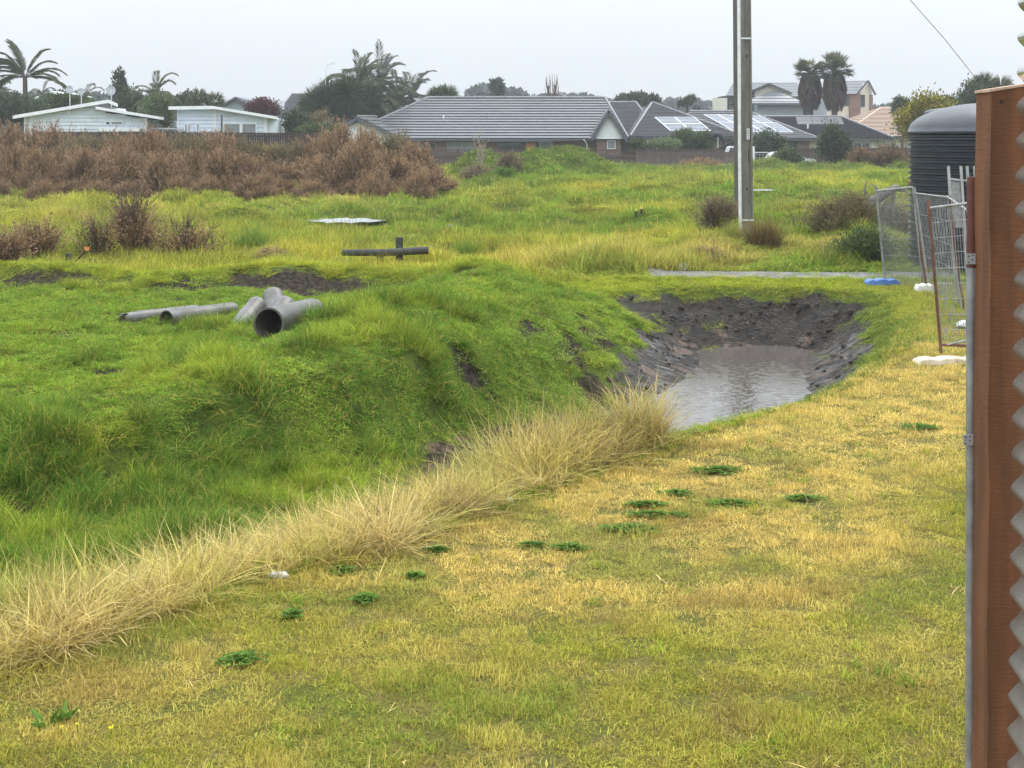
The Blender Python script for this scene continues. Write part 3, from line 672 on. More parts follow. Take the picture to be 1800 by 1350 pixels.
def crown_mesh(name, R3, n_cl, leaf_l, leaf_w, per, seed, mat, cz, clump=.28, low=-.8, upb=.25, hollow=.55):
    """foliage of many small clumps gathered in lobes, gaps between them"""
    r = np.random.default_rng(seed); R3 = np.array(R3)
    lob = rdir(r, 11)*(.35+.35*r.random((11, 1))); parts = []
    c = rdir(r, n_cl*3); c = c*(hollow+(1-hollow)*r.random((n_cl*3, 1))**.5)*.72
    c = c*.6+lob[r.integers(0, 11, n_cl*3)]*.75; c = c[c[:, 2] > low][:n_cl]; n_cl = len(c)
    O = (c*R3)[:, None, :]+r.normal(0, 1, (n_cl, per, 3))*clump*min(R3)*.5
    D = rdir(r, n_cl*per).reshape(n_cl, per, 3)*.8+c[:, None, :]*.9+np.array([0, 0, upb])
    rn = np.clip(r.random((n_cl, 1))*.6+r.random((n_cl, per))*.4, 0, 1).reshape(-1)
    O = O.reshape(-1, 3)+np.array([0, 0, cz]); D = D.reshape(-1, 3)
    parts.append(leaves(O, D, leaf_l*(.6+.8*r.random(len(O))), leaf_w, seed, rnd=rn))
    return leaf_mesh(name, parts, mat)

def fronds(base, n, L, el0, el1, droop, leaflets, lw, ll, seed, az=None, vfold=.5, wind=(0, 0, 0)):
    r = np.random.default_rng(seed); out = []; spines = []
    for i in range(n):
        a = (az[i] if az is not None else 2*PI*i/n*2.4+r.random()*.5); el = el0+(el1-el0)*(i/max(1, n-1))+r.normal(0, .07)
        p = np.array(base, float); d = np.array([math.cos(a)*math.cos(el), math.sin(a)*math.cos(el), math.sin(el)]); S = 14; Li = L*(.85+.3*r.random())
        P = [p.copy()]
        for k in range(S):
            d = d+np.array([wind[0], wind[1], -droop])*(k+1)/S*.32; d = d/np.linalg.norm(d); p = p+d*Li/S; P.append(p.copy())
        P = np.array(P); spines.append(P)
        t = np.linspace(.12, 1, leaflets); ip = t*S; k = np.minimum(ip.astype(int), S-1); f = (ip-k)[:, None]
        o = P[k]*(1-f)+P[k+1]*f; dd = P[k+1]-P[k]; dd = dd/np.linalg.norm(dd, axis=1, keepdims=True)
        side = np.cross(dd, np.array([0, 0, 1.])); side = side/(np.linalg.norm(side, axis=1, keepdims=True)+1e-6)
        for sg in (-1, 1):
            D = dd*(.75+.5*t[:, None]+.5*max(0, el-.7))+side*sg*(1-.35*max(0, min(1, el-.5)))+np.array([0, 0, -vfold])*(.4+.6*r.random((leaflets, 1)))
            out.append(leaves(o, D, ll*np.sin(np.clip(t, .05, .97)*PI)**.5*(.8+.4*r.random(leaflets)), lw, seed+i, rnd=np.clip(.5+.3*r.normal(0, 1, leaflets)*.5+.25*(r.random()-.5), 0, 1)))
    return out, spines

# ------------------------------------------------------------------ building materials
M = {}
M['tile'] = paint('roof_tile', (.15, .15, .165), (.11, .11, .125), .3, 6, spec=.9, dirt=(.2, .2, .2), dscale=1.5)
M['tile_grey'] = paint('roof_tile_grey', (.16, .16, .17), (.12, .12, .13), .35, 5, spec=.7, dirt=(.2, .2, .19))
M['tile_peach'] = paint('roof_tile_peach', (.55, .40, .31), (.48, .34, .26), .5, 4, spec=.5)
M['shingle'] = paint('roof_sheet_grey', (.17, .18, .20), (.13, .14, .155), .4, 3, spec=.6)
M['ridge'] = paint('ridge_cap', (.20, .20, .215), (.13, .13, .14), .4, 4, spec=.6)
M['white'] = paint('white_paint', (.80, .82, .84), (.74, .76, .78), .5, 2, dirt=(.55, .54, .5), dscale=.8, damt=.3)
M['board'] = paint('weatherboard_pale', (.66, .73, .80), (.62, .69, .76), .55, 2, dirt=(.42, .45, .46), dscale=.6, damt=.35)
M['cream'] = paint('cream_render', (.68, .64, .54), (.62, .58, .49), .7, 1.2, dirt=(.45, .42, .36), dscale=.7, damt=.3)
M['bluegrey'] = paint('blue_grey_cladding', (.30, .35, .39), (.26, .31, .35), .6, 1.5)
M['fascia'] = paint('fascia_charcoal', (.085, .095, .11), (.07, .08, .095), .5, 2)
M['dark'] = paint('dark_trim', (.03, .032, .036), (.02, .022, .025), .5)
M['glass'] = paint('window_glass', (.045, .055, .065), (.03, .038, .045), .06, 1.5, spec=.9)
M['curtain'] = paint('window_curtained', (.26, .29, .30), (.16, .18, .19), .25, 5, stretch=(6, 6, .2), spec=.8)
M['panel'] = paint('solar_cell', (.10, .12, .16), (.08, .10, .14), .12, 1, spec=1.0)
M['collector'] = paint('solar_collector', (.07, .075, .085), (.06, .065, .075), .35, 1, spec=.6)
M['alu'] = paint('aluminium', (.75, .77, .79), (.68, .7, .72), .35, 3)
def brickmat():
    m, t, o = new_mat('brick'); b = N(t, 'ShaderNodeTexBrick'); t.links.new(objvec(t), b.inputs['Vector'])
    mp = N(t, 'ShaderNodeMapping'); mp.inputs['Rotation'].default_value = (R(90), 0, 0); c = N(t, 'ShaderNodeTexCoord'); t.links.new(c.outputs['Object'], mp.inputs['Vector']); t.links.new(mp.outputs[0], b.inputs['Vector'])
    b.inputs['Color1'].default_value = (.22, .105, .075, 1); b.inputs['Color2'].default_value = (.13, .07, .055, 1); b.inputs['Mortar'].default_value = (.27, .24, .21, 1)
    b.inputs['Scale'].default_value = 1; b.inputs['Brick Width'].default_value = .24; b.inputs['Row Height'].default_value = .086; b.inputs['Mortar Size'].default_value = .01
    p = N(t, 'ShaderNodeBsdfPrincipled'); p.inputs['Roughness'].default_value = .8; t.links.new(b.outputs[0], p.inputs['Base Color']); t.links.new(p.outputs[0], o.inputs['Surface']); return m
M['brick'] = brickmat()
M['paling'] = paint('fence_timber_brown', (.105, .068, .058), (.07, .045, .04), .85, 3, stretch=(8, 8, .6), dirt=(.13, .12, .105), dscale=2)
M['paling_grey'] = paint('fence_timber_weathered', (.15, .115, .10), (.095, .07, .062), .85, 3, stretch=(8, 8, .6), dirt=(.2, .18, .16), dscale=2)

def tiled(mb, eL, eR, rR, rL, step=.62, lift=.13):
    """tile courses as real steps between an eave line and a ridge line"""
    eL, eR, rR, rL = (Vector(q) for q in (eL, eR, rR, rL))
    nrm = (eR-eL).cross(rL-eL)
    if nrm.length < 1e-6: nrm = (eR-eL).cross(rR-eL)
    nrm.normalize()
    if nrm.z < 0: nrm = -nrm
    h = ((rL+rR)/2-(eL+eR)/2).length; k = max(3, int(h/step))
    for i in range(k):
        a, b = i/k, (i+1)/k; o_ = nrm*lift
        p0, p1 = eL.lerp(rL, a), eR.lerp(rR, a); q0, q1 = eL.lerp(rL, b), eR.lerp(rR, b)
        s0 = (rL-eL)*(-.22/k); s1_ = (rR-eR)*(-.22/k); l0, l1 = p0+s0+o_, p1+s1_+o_
        mb.add([p0-o_*.3, p1-o_*.3, p1, p0, q1, q0], [(0, 1, 2, 3), (3, 2, 4, 5)])
        mb.add([l0-nrm*.035, l1-nrm*.035, l1, l0, q1+nrm*.02, q0+nrm*.02, q1-nrm*.01, q0-nrm*.01], [(0, 1, 2, 3), (3, 2, 4, 5), (1, 0, 7, 6)])
def boards(mb, x0, x1, y, z0, z1, step=.26, top=None):
    """lapped weatherboards: thin wedges; top(x) may cut them under a sloping roof"""
    k = int((z1-z0)/step)
    for i in range(k+1):
        a = z0+i*step; b = min(a+step, z1)
        if b-a < .02: continue
        if top:
            n = 24; xs = [x0+(x1-x0)*j/n for j in range(n+1)]; ok = [x for x in xs if top(x) >= b-.02]
            if len(ok) < 2: continue
            l, r_ = min(ok), max(ok)
        else: l, r_ = x0, x1
        mb.add([(l, y-.085, a), (r_, y-.085, a), (r_, y-.012, b), (l, y-.012, b), (l, y, a), (r_, y, a), (r_, y, b), (l, y, b)], [(0, 1, 2, 3), (4, 5, 1, 0), (3, 2, 6, 7), (0, 3, 7, 4), (1, 5, 6, 2)])
def window(parent, x0, x1, z0, z1, y, n=2, frame='white', glass='glass', fw=.06):
    f = MB(); d = .05
    f.box(x0, x1, y-d, y-.002, z1-fw, z1).box(x0, x1, y-d-.02, y-.002, z0, z0+fw)
    for i in range(n+1):
        c = x0+(x1-x0)*i/n; l = min(max(c-fw/2, x0), x1-fw); f.box(l, l+fw, y-d+.002, y-.003, z0+fw, z1-fw)
    w_ = f.build('window', M[frame], parent)
    MB().box(x0+fw*.5, x1-fw*.5, y-.028, y-.012, z0+fw*.5, z1-fw*.5).build('pane', M[glass], w_)
def gbase(x0, x1, y): return min(gz(x0, y), gz(x1, y))-.1
def flue(parent, p, h, r=.05):
    MB().tube([p, Vector(p)+Vector((0, 0, h))], r, 8).tube([Vector(p)+Vector((0, 0, h)), Vector(p)+Vector((0, 0, h+.12))], r*1.6, 8).build('flue', M['white'], parent)

# --- main brick house with the long tiled roof
def main_house():
    Yf, Yr = 122.0, 130.0
    rt = empty('brick_house', (px2X(840, 125), 126, gz(0, 124)), 'low brick house under a long dark tiled roof with two white gables', 'house')
    ze, zr = at(0, 243, Yf).z, at(0, 173, Yr).z
    eL, eR = Vector((px2X(598, Yf), Yf, ze)), Vector((px2X(1104, Yf), Yf, ze)); rL, rR = at(752, 173, Yr), at(1064, 173, Yr)
    rf = MB(); tiled(rf, eL, eR, rR, rL)
    bL, bR = Vector((eL.x, 138, ze)), Vector((eR.x, 138, ze))
    tiled(rf, bL, eL, rL, rL); tiled(rf, eR, bR, rR, rR); tiled(rf, bR, bL, rL, rR)
    roof = rf.build('roof', M['tile'], rt)
    rc = MB(); up = Vector((0, 0, .09))
    rc.tube([rL+up, rR+up], .13, 8); rc.tube([eL+up, rL+up], .11, 8); rc.tube([eR+up, rR+up], .11, 8)
    gw = (at(628, 206, 119.5), at(662, 206, 126.6))
    rc.tube([gw[0]+up, gw[1]+up], .1, 8)
    rc.build('ridge_cap', M['ridge'], roof)
    # left wing gable
    lf = MB(); a0, a1 = gw; l0 = at(574, 234, 119.5); r0 = at(712, 247, 119.5)
    r1 = Vector((r0.x, 123.0, r0.z+.0)); l1 = Vector((l0.x, 126.6, l0.z))
    tiled(lf, r0, r1, a1, a0); tiled(lf, l1, l0, a0, a1)
    wing = lf.build('roof', M['tile'], rt)
    wy = 120.0; zb = gbase(-14, -10, wy)
    MB().prism([(l0.x+.5, zb), (r0.x-.5, zb), (r0.x-.5, at(0, 243, 120).z), (a0.x, a0.z-.42), (l0.x+.5, l0.z-.05)], wy, 126).build('gable_wall', M['white'], rt)
    fs = MB(); dz = Vector((0, -.04, -.14)); fs.bar(a0+dz, r0+dz, .09, .3, (0, 0, 1)); fs.bar(a0+dz, l0+dz, .09, .3, (0, 0, 1))
    # right wing gable
    b0 = at(1070, 193, 119.5); b1 = at(1068, 190, 129.0); bl0 = at(1040, 244, 119.5); br0 = at(1103, 246, 119.5)
    rg = MB(); tiled(rg, bl0, Vector((bl0.x, 124, bl0.z)), b1, b0); tiled(rg, Vector((br0.x, 124, br0.z)), br0, b0, b1)
    rg.build('roof', M['tile'], rt)
    fs.bar(b0+dz, bl0+dz, .09, .28); fs.bar(b0+dz, br0+dz, .09, .28)
    fs.box(eL.x, bl0.x, Yf-.18, Yf-.02, ze-.22, ze-.02)
    fs.build('fascia', M['fascia'], rt)
    gb = MB(); zt = b0.z-.35; gl, gr = at(1046, 243, 120).x, at(1096, 243, 120).x; zg = at(0, 244, 120).z
    gb.prism([(gl, zg), (gr, zg), (b0.x, zt)], 120, 120.3)
    boards(gb, gl, gr, 119.99, zg, zt, .22, lambda x: zg+(zt-zg)*(1-abs(x-b0.x)/((gr-gl)/2)))
    gb.build('gable_wall', M['white'], rt)
    wl = MB(); zb = gbase(-13, 8, 123)
    wl.box(px2X(648, 122.8), px2X(1090, 122.8), 122.8, 136, zb, ze-.05).box(gl+.2, gr-.2, 120.35, 122.8, zb, zg-.02)
    wl.build('wall', M['brick'], rt)
    zz = lambda y: at(0, y, 122.7).z; xx = lambda x: px2X(x, 122.7)
    window(rt, xx(742), xx(766), zz(263), zz(250), 122.8, 1, 'bluegrey'); window(rt, xx(786), xx(836), zz(266), zz(249), 122.8, 2, 'bluegrey', 'curtain')
    window(rt, xx(878), xx(944), zz(266), zz(250), 122.8, 3, 'fascia'); window(rt, xx(948), xx(971), zz(268), zz(250), 122.8, 1, 'white', 'curtain')
    window(rt, px2X(1067, 120.3), px2X(1082, 120.3), at(0, 262, 120.3).z, at(0, 247, 120.3).z, 120.3, 1, 'white', 'curtain')
    MB().box(xx(858), xx(972), 121.2, 122.75, zz(249), zz(246)).build('awning', M['fascia'], rt)
    MB().box(xx(925), xx(941), 121.7, 122.3, zz(268), zz(250)).build('cupboard', paint('orange_timber', (.42, .20, .05), (.33, .15, .04), .6), rt)
    dp = MB(); dp.tube([(xx(1025), 121.7, ze-.1), (xx(1031), 121.9, ze-.5), (xx(1031), 122.4, zb)], .055, 8); dp.build('downpipe', M['white'], rt)
    dp = MB(); dp.tube([(xx(715), 121.6, ze-.1), (xx(717), 121.9, ze-.45), (xx(717), 122.5, zb)], .055, 8); dp.build('downpipe', M['white'], rt)
    flue(rt, at(779.5, 213, 125.6), .42)
main_house()

def solar(parent, o, ux, uy, nx, ny, mat='panel'):
    """panels lie on a roof plane: o corner, ux and uy full edges"""
    o = Vector(o); ux = Vector(ux); uy = Vector(uy); nrm = ux.cross(uy).normalized(); nrm = nrm if nrm.z > 0 else -nrm
    for i in range(nx):
        for j in range(ny):
            g = .02; a = o+ux*(i+g)/nx+uy*(j+g)/ny+nrm*.12; du = ux*(1-2*g)/nx; dv = uy*(1-2*g)/ny
            p_ = MB().slab([a, a+du, a+du+dv, a+dv], .05).build('solar_panel', M[mat], parent)
            e = MB(); q = [a, a+du, a+du+dv, a+dv]
            for k in range(4): e.bar(q[k]+nrm*.005, q[(k+1) % 4]+nrm*.005, .07, .05, nrm)
            e.bar(a+dv*.5+nrm*.004, a+du+dv*.5+nrm*.004, .03, .02, nrm)
            e.build('panel_frame', M['alu' if mat == 'panel' else 'dark'], p_)
def hip_house(name, label, Yf, Yr, ex0, ex1, ey, rx0, rx1, ry, wallmat, roofmat='tile', depth=None, ov=.6, cat='house', step=.36):
    rt = empty(name, (px2X((ex0+ex1)/2, Yf), Yf+3, gz(px2X((ex0+ex1)/2, Yf), Yf)), label, cat)
    ze = at(0, ey, Yf).z; eL = Vector((px2X(ex0, Yf), Yf, ze)); eR = Vector((px2X(ex1, Yf), Yf, ze)); rL = at(rx0, ry, Yr); rR = at(rx1, ry, Yr)
    Yb = 2*Yr-Yf; bL = Vector((eL.x, Yb, ze)); bR = Vector((eR.x, Yb, ze))
    r_ = MB(); tiled(r_, eL, eR, rR, rL, step); tiled(r_, bL, eL, rL, rL, step); tiled(r_, eR, bR, rR, rR, step); tiled(r_, bR, bL, rL, rR, step)
    rf = r_.build('roof', M[roofmat], rt); up = Vector((0, 0, .09)); c = MB()
    c.tube([rL+up, rR+up+Vector((.02, 0, 0))], .12, 8)
    for a, b in ((eL, rL), (eR, rR), (bL, rL), (bR, rR)): c.tube([a+up, b+up], .1, 8)
    c.build('ridge_cap', M['ridge'] if roofmat in ('tile', 'shingle') else M[roofmat], rf)
    zb = gbase(eL.x, eR.x, Yf)
    MB().box(eL.x+ov, eR.x-ov, Yf+ov, Yb-ov, zb, ze-.04).build('wall', M[wallmat], rt)
    g = MB(); g.box(eL.x, eR.x, Yf-.12, Yf, ze-.2, ze-.02); g.box(eL.x, eR.x, Yf, Yf+ov, ze-.1, ze-.06); g.build('gutter', M['fascia'] if wallmat != 'white' else M['white'], rt)
    return rt, ze, eL, eR, rL, rR

# --- house with solar panels, two hipped wings
rt, ze, eL, eR, rL, rR = hip_house('brick_house', 'brick house with two blocks of solar panels on its dark hipped roof', 127, 135, 1108, 1306, 240, 1146, 1150, 182, 'brick')
ux = at(1222, 209, 130.6)-at(1150, 209, 130.6); a = at(1180, 233, 127.9)
sl = (rR-Vector((rR.x, 127, ze)))
def on_plane(x, y, Yf_, zf_, s):  # point of the front roof plane seen at photo pixel x, y
    # plane: z = zf + s*(Y-Yf)
    k = (YH-y)/FPX; Yp = (zf_-s*Yf_-CH)/(k-s); return at(x, y, Yp)
s1 = (rL.z-ze)/8.0
A, B, Cc = (on_plane(*q, 127, ze, s1) for q in ((1178, 232), (1250, 232), (1150, 208)))
solar(rt, A, B-A, Cc-A, 2, 2)
w2 = (at(0, 242, 129).z, )
r2 = MB(); zf2 = at(0, 243, 129).z; e1 = Vector((px2X(1190, 129), 129, zf2)); e2 = Vector((px2X(1436, 129), 129, zf2)); q1, q2 = at(1212, 197, 138), at(1316, 197, 138)
bk1, bk2 = Vector((e1.x, 147, zf2)), Vector((e2.x, 147, zf2))
tiled(r2, e1, e2, q2, q1); tiled(r2, e2, bk2, q2, q2); tiled(r2, bk1, e1, q1, q1); tiled(r2, bk2, bk1, q1, q2)
rf2 = r2.build('roof', M['tile'], rt); up = Vector((0, 0, .09))
MB().tube([q1+up, q2+up], .12, 8).tube([e2+up, q2+up], .1, 8).build('ridge_cap', M['ridge'], rf2)
s2 = (q1.z-zf2)/9
A, B, Cc = (on_plane(*q, 129, zf2, s2) for q in ((1290, 234), (1395, 235), (1262, 217))); solar(rt, A, B-A, Cc-A, 4, 1)
A, B, Cc = (on_plane(*q, 129, zf2, s2) for q in ((1262, 217), (1362, 219), (1236, 203))); solar(rt, A, B-A, Cc-A, 4, 1)
zb = gbase(14, 28, 130)
MB().box(e1.x+.6, e2.x-.6, 129.6, 146, zb, zf2-.04).build('wall', M['brick'], rt)
MB().box(e1.x, e2.x, 128.86, 129, zf2-.2, zf2-.02).build('gutter', M['fascia'], rt)
x_ = lambda x: px2X(x, 129.6); z_ = lambda y: at(0, y, 129.6).z
window(rt, x_(1352), x_(1402), z_(282), z_(250), 129.6, 2, 'dark')
# behind-left roof of the same group
rt, ze, eL, eR, rL, rR = hip_house('tiled_house', 'dark tiled roof just right of the big white gable, behind it', 133, 141, 1040, 1160, 236, 1072, 1118, 181, 'brick')
# --- house with flat collectors
rt, ze, eL, eR, rL, rR = hip_house('rendered_house', 'cream house with three dark collector panels on a charcoal tiled roof', 132, 141, 1318, 1570, 243, 1345, 1478, 206, 'cream')
s3 = (rL.z-ze)/9; A, B, Cc = (on_plane(*q, 132, ze, s3) for q in ((1402, 221), (1484, 221), (1398, 206))); solar(rt, A, B-A, Cc-A, 3, 1, 'collector')
flue(rt, on_plane(1420, 227, 132, ze, s3), .35, .07)
window(rt, px2X(1500, 132.6), px2X(1530, 132.6), at(0, 266, 132.6).z, at(0, 250, 132.6).z, 132.6, 2)

# --- peach roofed house
hip_house('peach_house', 'house with a pale peach tiled roof beside the charcoal roof', 148, 158, 1478, 1650, 240, 1548, 1590, 191, 'cream', 'tile_peach', step=.5)
# --- grey tiled roof left of the palm grove, gable in front
hip_house('grey_house', 'grey tiled roof rising just left of the palm grove', 140, 150, 462, 640, 232, 512, 600, 167, 'brick', 'tile_grey')
rt, ze, eL, eR, rL, rR = hip_house('grey_house', 'small low grey tiled roof with a white flue in front of the palms', 133, 140, 470, 645, 232, 560, 600, 182, 'brick', 'tile_grey', step=.3)
flue(rt, at(541, 194, 137.4), .5, .05)
# --- far dark roofs on the skyline
hip_house('far_house', 'low dark roof peeping over the long ridge by the bare poplars', 185, 192, 930, 1006, 176, 950, 985, 166, 'brick', 'tile')
hip_house('far_house', 'thin dark roof line between solar roof and cabbage tree', 160, 168, 1170, 1320, 214, 1222, 1296, 198, 'brick', 'tile')

def gable_front(name, label, Y0, Y1, apex, el, er, wallmat, roofmat, cat='house'):
    a, l, r_ = at(*apex, Y0), at(*el, Y0), at(*er, Y0); d = Vector((0, Y1-Y0, 0))
    rt = empty(name, (a.x, Y0+2, gz(a.x, Y0)), label, cat)
    MB().slab([l, a, a+d, l+d], .16).slab([a, r_, r_+d, a+d], .16).build('roof', M[roofmat], rt)
    zb = gbase(l.x, r_.x, Y0); mo = .4
    MB().prism([(l.x+mo, zb), (r_.x-mo, zb), (r_.x-mo, r_.z-.1), (a.x, a.z-.2), (l.x+mo, l.z-.1)], Y0+.4, Y1-.2).build('wall', M[wallmat], rt)
    f = MB(); o_ = Vector((0, -.03, -.1)); f.bar(a+o_, l+o_, .06, .22).bar(a+o_, r_+o_, .06, .22).build('fascia', M['alu' if wallmat == 'dark' else 'fascia'], rt)
    return rt
rt = gable_front('dark_house', 'dark gabled house with grey roof between white bungalow and grey tiles', 138, 150, (414, 170), (382, 188), (446, 192), 'bluegrey', 'shingle')
MB().slab([at(414, 170, 138.2), at(500, 176, 146), at(500, 192, 139), at(440, 190, 138.2)], .12).build('roof', M['shingle'], rt)

# --- two storey house
def two_storey():
    Y = 166.0; P = lambda x, y, d=0: at(x, y, Y+d); zb = gbase(25, 40, Y)
    rt = empty('two_storey_house', (px2X(1410, Y), Y+6, zb+.1), 'two storey cream and brick house behind the twin fan palms', 'house')
    X = lambda x: px2X(x, Y); Z = lambda y: at(0, y, Y).z
    r = MB()
    for (a, b, c, d) in (((1276, 168, 0), (1420, 170, 0), (1400, 144, 7), (1290, 144, 7)),): tiled(r, P(*a), P(*b), P(*c), P(*d), .75, .09)
    r.slab([P(1276, 168, 0), P(1290, 144, 7), P(1276, 168, 14)], .1); r.slab([P(1290, 144, 7), P(1400, 144, 7), P(1420, 170, 14), P(1276, 168, 14)], .1)
    # right block: ridge runs along x, gable at the right end turned to us
    tiled(r, P(1440, 165, -2), P(1508, 165, -2), P(1526, 141, 4), P(1452, 141, 4), .75, .09)
    r.slab([P(1526, 141, -1), P(1539, 166, -1), P(1539, 166, 6), P(1526, 141, 6)], .16)
    # centre gable
    r.slab([P(1312, 163, -3), P(1352, 146, -3), P(1352, 146, 5), P(1312, 163, 5)], .14); r.slab([P(1352, 146, -3), P(1392, 163, -3), P(1392, 163, 5), P(1352, 146, 5)], .14)
    # lower lean roof
    tiled(r, P(1300, 184, -6), P(1422, 184, -6), P(1366, 161, -2.8), P(1352, 161, -2.8), .75, .09)
    r.build('roof', M['shingle'], rt)
    f = MB()
    f.bar(P(1526, 142, -1.1), P(1539, 167, -1.1), .06, .25).bar(P(1526, 142, -1.1), P(1506, 166, -2), .06, .25)
    f.build('fascia', M['fascia'], rt); f = MB()
    f.bar(P(1312, 164, -3.1), P(1352, 147, -3.1), .06, .2).bar(P(1352, 147, -3.1), P(1392, 164, -3.1), .06, .2)
    f.build('fascia', M['fascia'], rt); MB().box(X(1300), X(1422), Y-6.15, Y-6, Z(186), Z(183.5)).build('gutter', M['fascia'], rt)
    w_ = MB()
    w_.box(X(1280), X(1440), Y+.6, Y+13, zb, Z(167)); w_.prism([(X(1320), Z(184)), (X(1384), Z(184)), (X(1384), Z(162)), (X(1352), Z(149)), (X(1320), Z(162))], Y-2.5, Y+.5)
    w_.box(X(1418), X(1487), Y-1.5, Y+8, zb, Z(164)); w_.prism([(X(1508), Z(204)), (X(1530), Z(204)), (X(1530), Z(160)), (X(1524), Z(146)), (X(1508), Z(164))], Y-.6, Y+6)
    w_.build('wall', M['cream'], rt)
    MB().box(X(1318), X(1406), Y-5.4, Y-2.6, zb, Z(186)).box(X(1406), X(1436), Y-5, Y-2.2, zb, Z(178)).build('wall', M['bluegrey'], rt)
    MB().box(X(1487), X(1506), Y-1.8, Y+4, zb, Z(165)).box(X(1526), X(1531), Y-.9, Y-.5, Z(204), Z(167)).build('wall', M['brick'], rt)
    window(rt, X(1468), X(1486), Z(187), Z(167), Y-1.5, 2, 'dark'); window(rt, X(1507), X(1518), Z(188), Z(167), Y-.6, 1, 'dark')
    window(rt, X(1395), X(1408), Z(204), Z(190), Y-5.4, 1, 'dark'); window(rt, X(1450), X(1462), Z(187), Z(174), Y-1.5, 1, 'dark')
    b = MB(); b.box(X(1262), X(1320), Y-3, Y+.5, Z(172), Z(170.5)); b.box(X(1272), X(1274), Y-3, Y-2.8, Z(196), Z(172)).box(X(1272), X(1318), Y-3, Y-2.9, Z(186), Z(184)); b.box(X(1272), X(1318), Y-3, Y+.5, Z(198), Z(195)); b.build('balcony', M['dark'], rt)
two_storey()

# --- white bungalows on the left
def bungalow_a():
    Y = 105.0; P = lambda x, y, d=0: at(x, y, Y+d); X = lambda x: px2X(x, Y); Z = lambda y: at(0, y, Y).z; zb = gbase(X(40), X(280), Y)
    rt = empty('white_bungalow', (X(155), Y+4, zb+.1), 'pale weatherboard bungalow with two stepped white skillion roofs, far left', 'house')
    r = MB(); D = 9
    r.slab([P(22, 203, -.7), P(190, 175, -.7), P(190, 175, D), P(22, 203, D)], 0, (0, 0, -.26)); r.slab([P(190, 175, -.7), P(207, 182, -.7), P(207, 182, D), P(190, 175, D)], 0, (0, 0, -.26))
    r.slab([P(168, 187, -.9), P(288, 206, -.9), P(288, 206, D), P(168, 187, D)], 0, (0, 0, -.22)); r.build('roof', M['white'], rt)
    top = lambda x: (np.interp(x, [X(22), X(172)], [Z(208), Z(184)]) if x < X(170) else np.interp(x, [X(170), X(288)], [Z(191), Z(210)]))
    w_ = MB(); w_.prism([(X(45), zb), (X(257), zb), (X(257), Z(210)), (X(168), Z(195)), (X(165), Z(187)), (X(45), Z(205))], Y, Y+8.6)
    boards(w_, X(45), X(257), Y-.001, zb, Z(184), .29, lambda x: top(x)-.02); w_.build('wall', M['board'], rt)
    for q in ((43, 45.5, 205), (253.5, 257.5, 209)): MB().box(X(q[0]), X(q[1]), Y-.11, Y-.002, zb, Z(q[2])).build('corner_board', M['white'], rt)
    MB().tube([(X(259), Y-.15, Z(208)), (X(259), Y-.1, zb)], .05, 8).build('downpipe', M['white'], rt)
    MB().box(X(259), X(269), Y+1.2, Y+8, zb, Z(210)).build('wall', M['bluegrey'], rt)
    MB().box(X(176), X(249), Y-.5, Y-.08, Z(226.5), Z(224.5)).box(X(176), X(249), Y-.5, Y-.42, Z(231), Z(226.5)).build('planter', M['white'], rt)
    window(rt, X(186), X(194.5), Z(220), Z(213), Y-.08, 1); window(rt, X(196), X(217), Z(220), Z(213), Y-.08, 1, 'white', 'curtain')
    MB().tube([(X(123.5), Y-.02, Z(197)), (X(123.5), Y-.3, Z(198))], [.07, .12], 10).build('wall_lamp', M['alu'], rt)
def bungalow_b():
    Y = 98.0; P = lambda x, y, d=0: at(x, y, Y+d); X = lambda x: px2X(x, Y); Z = lambda y: at(0, y, Y).z; zb = gbase(X(300), X(480), Y)
    rt = empty('white_bungalow', (X(390), Y+4, zb+.1), 'pale weatherboard bungalow with curtained double window under one white roof', 'house')
    r = MB(); D = 8
    r.slab([P(296, 187, -.7), P(372, 186, -.7), P(372, 186, D), P(296, 187, D)], 0, (0, 0, -.24)); r.slab([P(372, 186, -.7), P(488, 205, -.7), P(488, 205, D), P(372, 186, D)], 0, (0, 0, -.2)); r.build('roof', M['white'], rt)
    top = lambda x: np.interp(x, [X(296), X(372), X(488)], [Z(192), Z(191), Z(209)])
    w_ = MB(); w_.prism([(X(313), zb), (X(469), zb), (X(469), Z(207)), (X(374), Z(192)), (X(313), Z(193))], Y, Y+7.6)
    boards(w_, X(313), X(469), Y-.001, zb, Z(191), .27, lambda x: top(x)-.02); w_.build('wall', M['board'], rt)
    for q in ((376.5, 380.5, 192), (464.5, 469.5, 206), (312, 314.5, 192)): MB().box(X(q[0]), X(q[1]), Y-.12, Y-.002, zb, Z(q[2])).build('corner_board', M['white'], rt)
    window(rt, X(393), X(424), Z(238), Z(216), Y-.08, 1, 'white', 'curtain', .09); window(rt, X(424.5), X(452), Z(238), Z(216), Y-.08, 1, 'white', 'curtain', .09)
    for x in (325, 330.5, 346): window(rt, X(x), X(x+5), Z(233), Z(217), Y-.08, 1)
    MB().box(X(393), X(395.5), Y-.9, Y-.8, zb, Z(202)).build('post', M['fascia'], rt)
    return
bungalow_a(); bungalow_b()
# small white roof glimpsed behind the far left bungalow
rt = gable_front('white_cottage', 'white roofed cottage half hidden behind the left bungalow', 135, 144, (84, 159), (60, 172), (113, 165), 'dark', 'white')

